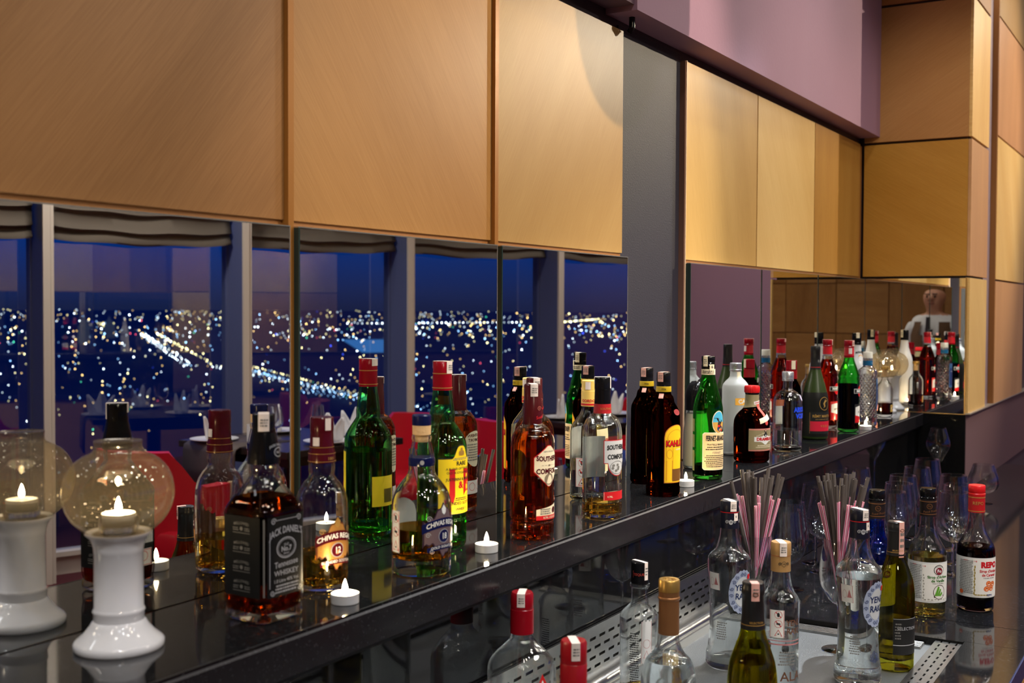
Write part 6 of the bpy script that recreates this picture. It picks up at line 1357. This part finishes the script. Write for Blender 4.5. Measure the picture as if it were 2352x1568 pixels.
for i in range(len(rows)-1):
    for j in range(n):
        a = 2*PI*(j+0.5)/n; dev = abs((a+PI) % (2*PI)-PI)
        if i >= 2 and dev < 0.30+0.15*(i-2): continue
        if i >= 2 and abs(abs((a+PI) % (2*PI)-PI)-PI/2) < 0.55 and i == 3: continue
        f.append((i*n+j, i*n+(j+1) % n, (i+1)*n+(j+1) % n, (i+1)*n+j))
mesh_obj('vest', v, f, P('brown vest', rgb(98, 70, 46), 0.8), per, smooth=True, ang=80)
MB().add([(0.145, -0.018, 1.37), (0.145, 0.018, 1.37), (0.165, 0.028, 1.15), (0.168, 0.0, 1.10), (0.165, -0.028, 1.15)], [(0, 1, 2, 3, 4)]).build('tie', P('dark tie', rgb(40, 30, 36), 0.6), per)
for s in (-1, 1):
    lathe('eye', [(0, -0.009), (0.007, -0.006), (0.009, 0), (0.007, 0.006), (0, 0.009)], P('eye', rgb(40, 30, 26), 0.2), per, 10, (0.088, s*0.032, 1.540))
    MB().box((0.088, s*0.032-0.020, 1.558), (0.100, s*0.032+0.020, 1.565), 0, 0.002).build('eyebrow', P('dark hair', rgb(44, 34, 30), 0.7), per)
MB().box((0.078, -0.024, 1.478), (0.090, 0.024, 1.486), 0, 0.003).build('mouth', P('lip', rgb(150, 84, 76), 0.5), per)

# ================================================================== CITY BELOW, SEEN IN THE MIRRORS
gv = [(-9000, -26000, -100), (26000, -26000, -100), (26000, -30, -100), (-9000, -30, -100)]
struct(mesh_obj('ground', gv, [(0, 1, 2, 3)], P('night city ground', rgb(20, 50, 84), 0.95)))
CLR = [EM('city light white', (0.80, 0.93, 1.0, 1), 26, False), EM('city light blue', (0.32, 0.62, 1.0, 1), 17, False), EM('city light amber', (1.0, 0.62, 0.20, 1), 17, False), EM('city light yellow', (1.0, 0.86, 0.40, 1), 21, False), EM('city light green', (0.1, 0.9, 0.5, 1), 9, False), EM('city light red', (1.0, 0.10, 0.16, 1), 9, False), EM('city light deep blue', (0.05, 0.10, 1.0, 1), 10, False)]
CLR += [EM('faint '+m_.name, m_.node_tree.nodes['Emission'].inputs[0].default_value, m_.node_tree.nodes['Emission'].inputs[1].default_value*0.28, False) for m_ in list(CLR)]
cv = []; cf = []; cm = []
def lamp(x, y, z, k_, s=1.0, keep=False):
    kk = k_ if keep else k_+7 if g.random() < 0.55 else k_
    d = math.hypot(x, y); r = d*0.00060*s; q = len(cv)
    cv.extend([(x+r, y, z), (x-r, y, z), (x, y+r, z), (x, y-r, z), (x, y, z+r), (x, y, z-r)])
    for a, b_, c in ((0, 2, 4), (2, 1, 4), (1, 3, 4), (3, 0, 4), (2, 0, 5), (1, 2, 5), (3, 1, 5), (0, 3, 5)): cf.append((q+a, q+b_, q+c)); cm.append(kk)
g = random.Random(21)
def pick(): return g.choices([0, 1, 2, 3, 4, 5, 6], [24, 20, 28, 18, 3, 4, 2])[0]
for i in range(720):                                   # far band near the horizon
    a = math.radians(g.uniform(23, 59)); d = 101.4*2627/max(12, g.gauss(58, 20))
    if g.random() < 0.35: a = math.radians(round(math.degrees(a)/3)*3+g.gauss(0, 0.5))
    lamp(d*math.cos(a), -d*math.sin(a), -100+g.uniform(2, 25), pick(), g.uniform(0.55, 1.15))
for i in range(560):                                   # middle distance
    a = math.radians(g.uniform(23, 59)); d = 101.4*2627/g.uniform(55, 230)
    lamp(d*math.cos(a), -d*math.sin(a), -100+g.uniform(2, 12), pick(), g.uniform(0.5, 1.0))
for i in range(220):                                   # near blocks
    a = math.radians(g.uniform(23, 60)); d = 101.4*2627/g.uniform(200, 640)
    lamp(d*math.cos(a), -d*math.sin(a), -100+g.uniform(2, 10), pick(), g.uniform(0.5, 1.0))
for i in range(340):                                   # faint lights towards the horizon
    a = math.radians(g.uniform(23, 59)); d = 101.4*2627/g.uniform(9, 34)
    lamp(d*math.cos(a), -d*math.sin(a), -100+g.uniform(2, 25), 7+g.choice([0, 2, 3]), g.uniform(0.45, 0.8), True)
def road(p, q, n, k_, s=0.8, jit=0.006, rows=1, gap=0.0):
    for r_ in range(rows):
        for i in range(n):
            t = (i+g.uniform(-0.1, 0.1))/max(n-1, 1); x = p[0]+(q[0]-p[0])*t; y = p[1]+(q[1]-p[1])*t; L = math.hypot(q[0]-p[0], q[1]-p[1])
            nx, ny = -(q[1]-p[1])/L, (q[0]-p[0])/L; o_ = gap*r_+g.gauss(0, jit*L*0.2)
            lamp(x+nx*o_, y+ny*o_, -93, k_ if g.random() < 0.9 else pick(), s*g.uniform(0.8, 1.2))
road((2769, -3145), (1312, -1350), 46, 3, 0.9); road((2700, -3130), (1290, -1380), 44, 0, 0.8, rows=2, gap=12); road((1312, -1350), (884, -643), 34, 0, 0.8, rows=2, gap=14); road((1382, -1366), (940, -734), 40, 3, 0.9); road((1300, -1290), (900, -690), 40, 1, 0.8, rows=2, gap=8)
road((1007, -901), (860, -560), 26, 1, 0.75, rows=3, gap=12); road((4200, -5200), (2477, -3038), 30, 3, 1.0); road((5200, -4300), (6500, -3900), 40, 0, 0.9); road((6400, -3600), (9000, -4600), 50, 3, 0.9)
cl = mesh_obj('city_lights', cv, cf, CLR, None, mi=cm); tag(cl, 'countless street and house lights of the city by night', 'lights', None, 'stuff')
pt = mesh_obj('lit_sports_field', [(2768, -2310, -99), (2884, -2174, -99), (2116, -1547, -99), (2002, -1611, -99), (2768, -2310, -99.8), (2884, -2174, -99.8), (2116, -1547, -99.8), (2002, -1611, -99.8)], [(0, 1, 2, 3), (0, 4, 5, 1), (1, 5, 6, 2), (2, 6, 7, 3), (3, 7, 4, 0)], EM('floodlit blue', (0.07, 0.30, 0.85, 1), 0.7, False)); tag(pt, 'floodlit bright blue sports field in the city below', 'field')
def tower(name, label, x, y, w, h, spire):
    t = thing(name, label, 'building', (x, y, -100), math.radians(20)); m_ = P('floodlit pale stone', rgb(120, 130, 132), 0.8, emit=(0.35, 0.42, 0.42, 1), es=0.07)
    box('shaft', (-w/2, -w/2, 0), (w/2, w/2, h*0.62), m_, t)
    MB().box((-w*0.36, -w*0.36, h*0.62), (w*0.36, w*0.36, h*0.78)).build('belfry', m_, t)
    lathe('spire', [(0, h*0.78), (w*0.30, h*0.78), (w*0.12, h*0.88), (w*0.04, h), (0, h)], m_, t, 12)
tower('clock_tower', 'pale floodlit tower with a spire in the city below', 2030, -2590, 24, 78, True); tower('domed_building', 'pale floodlit block with a pointed roof near the boulevard', 2440, -2990, 26, 70, True)
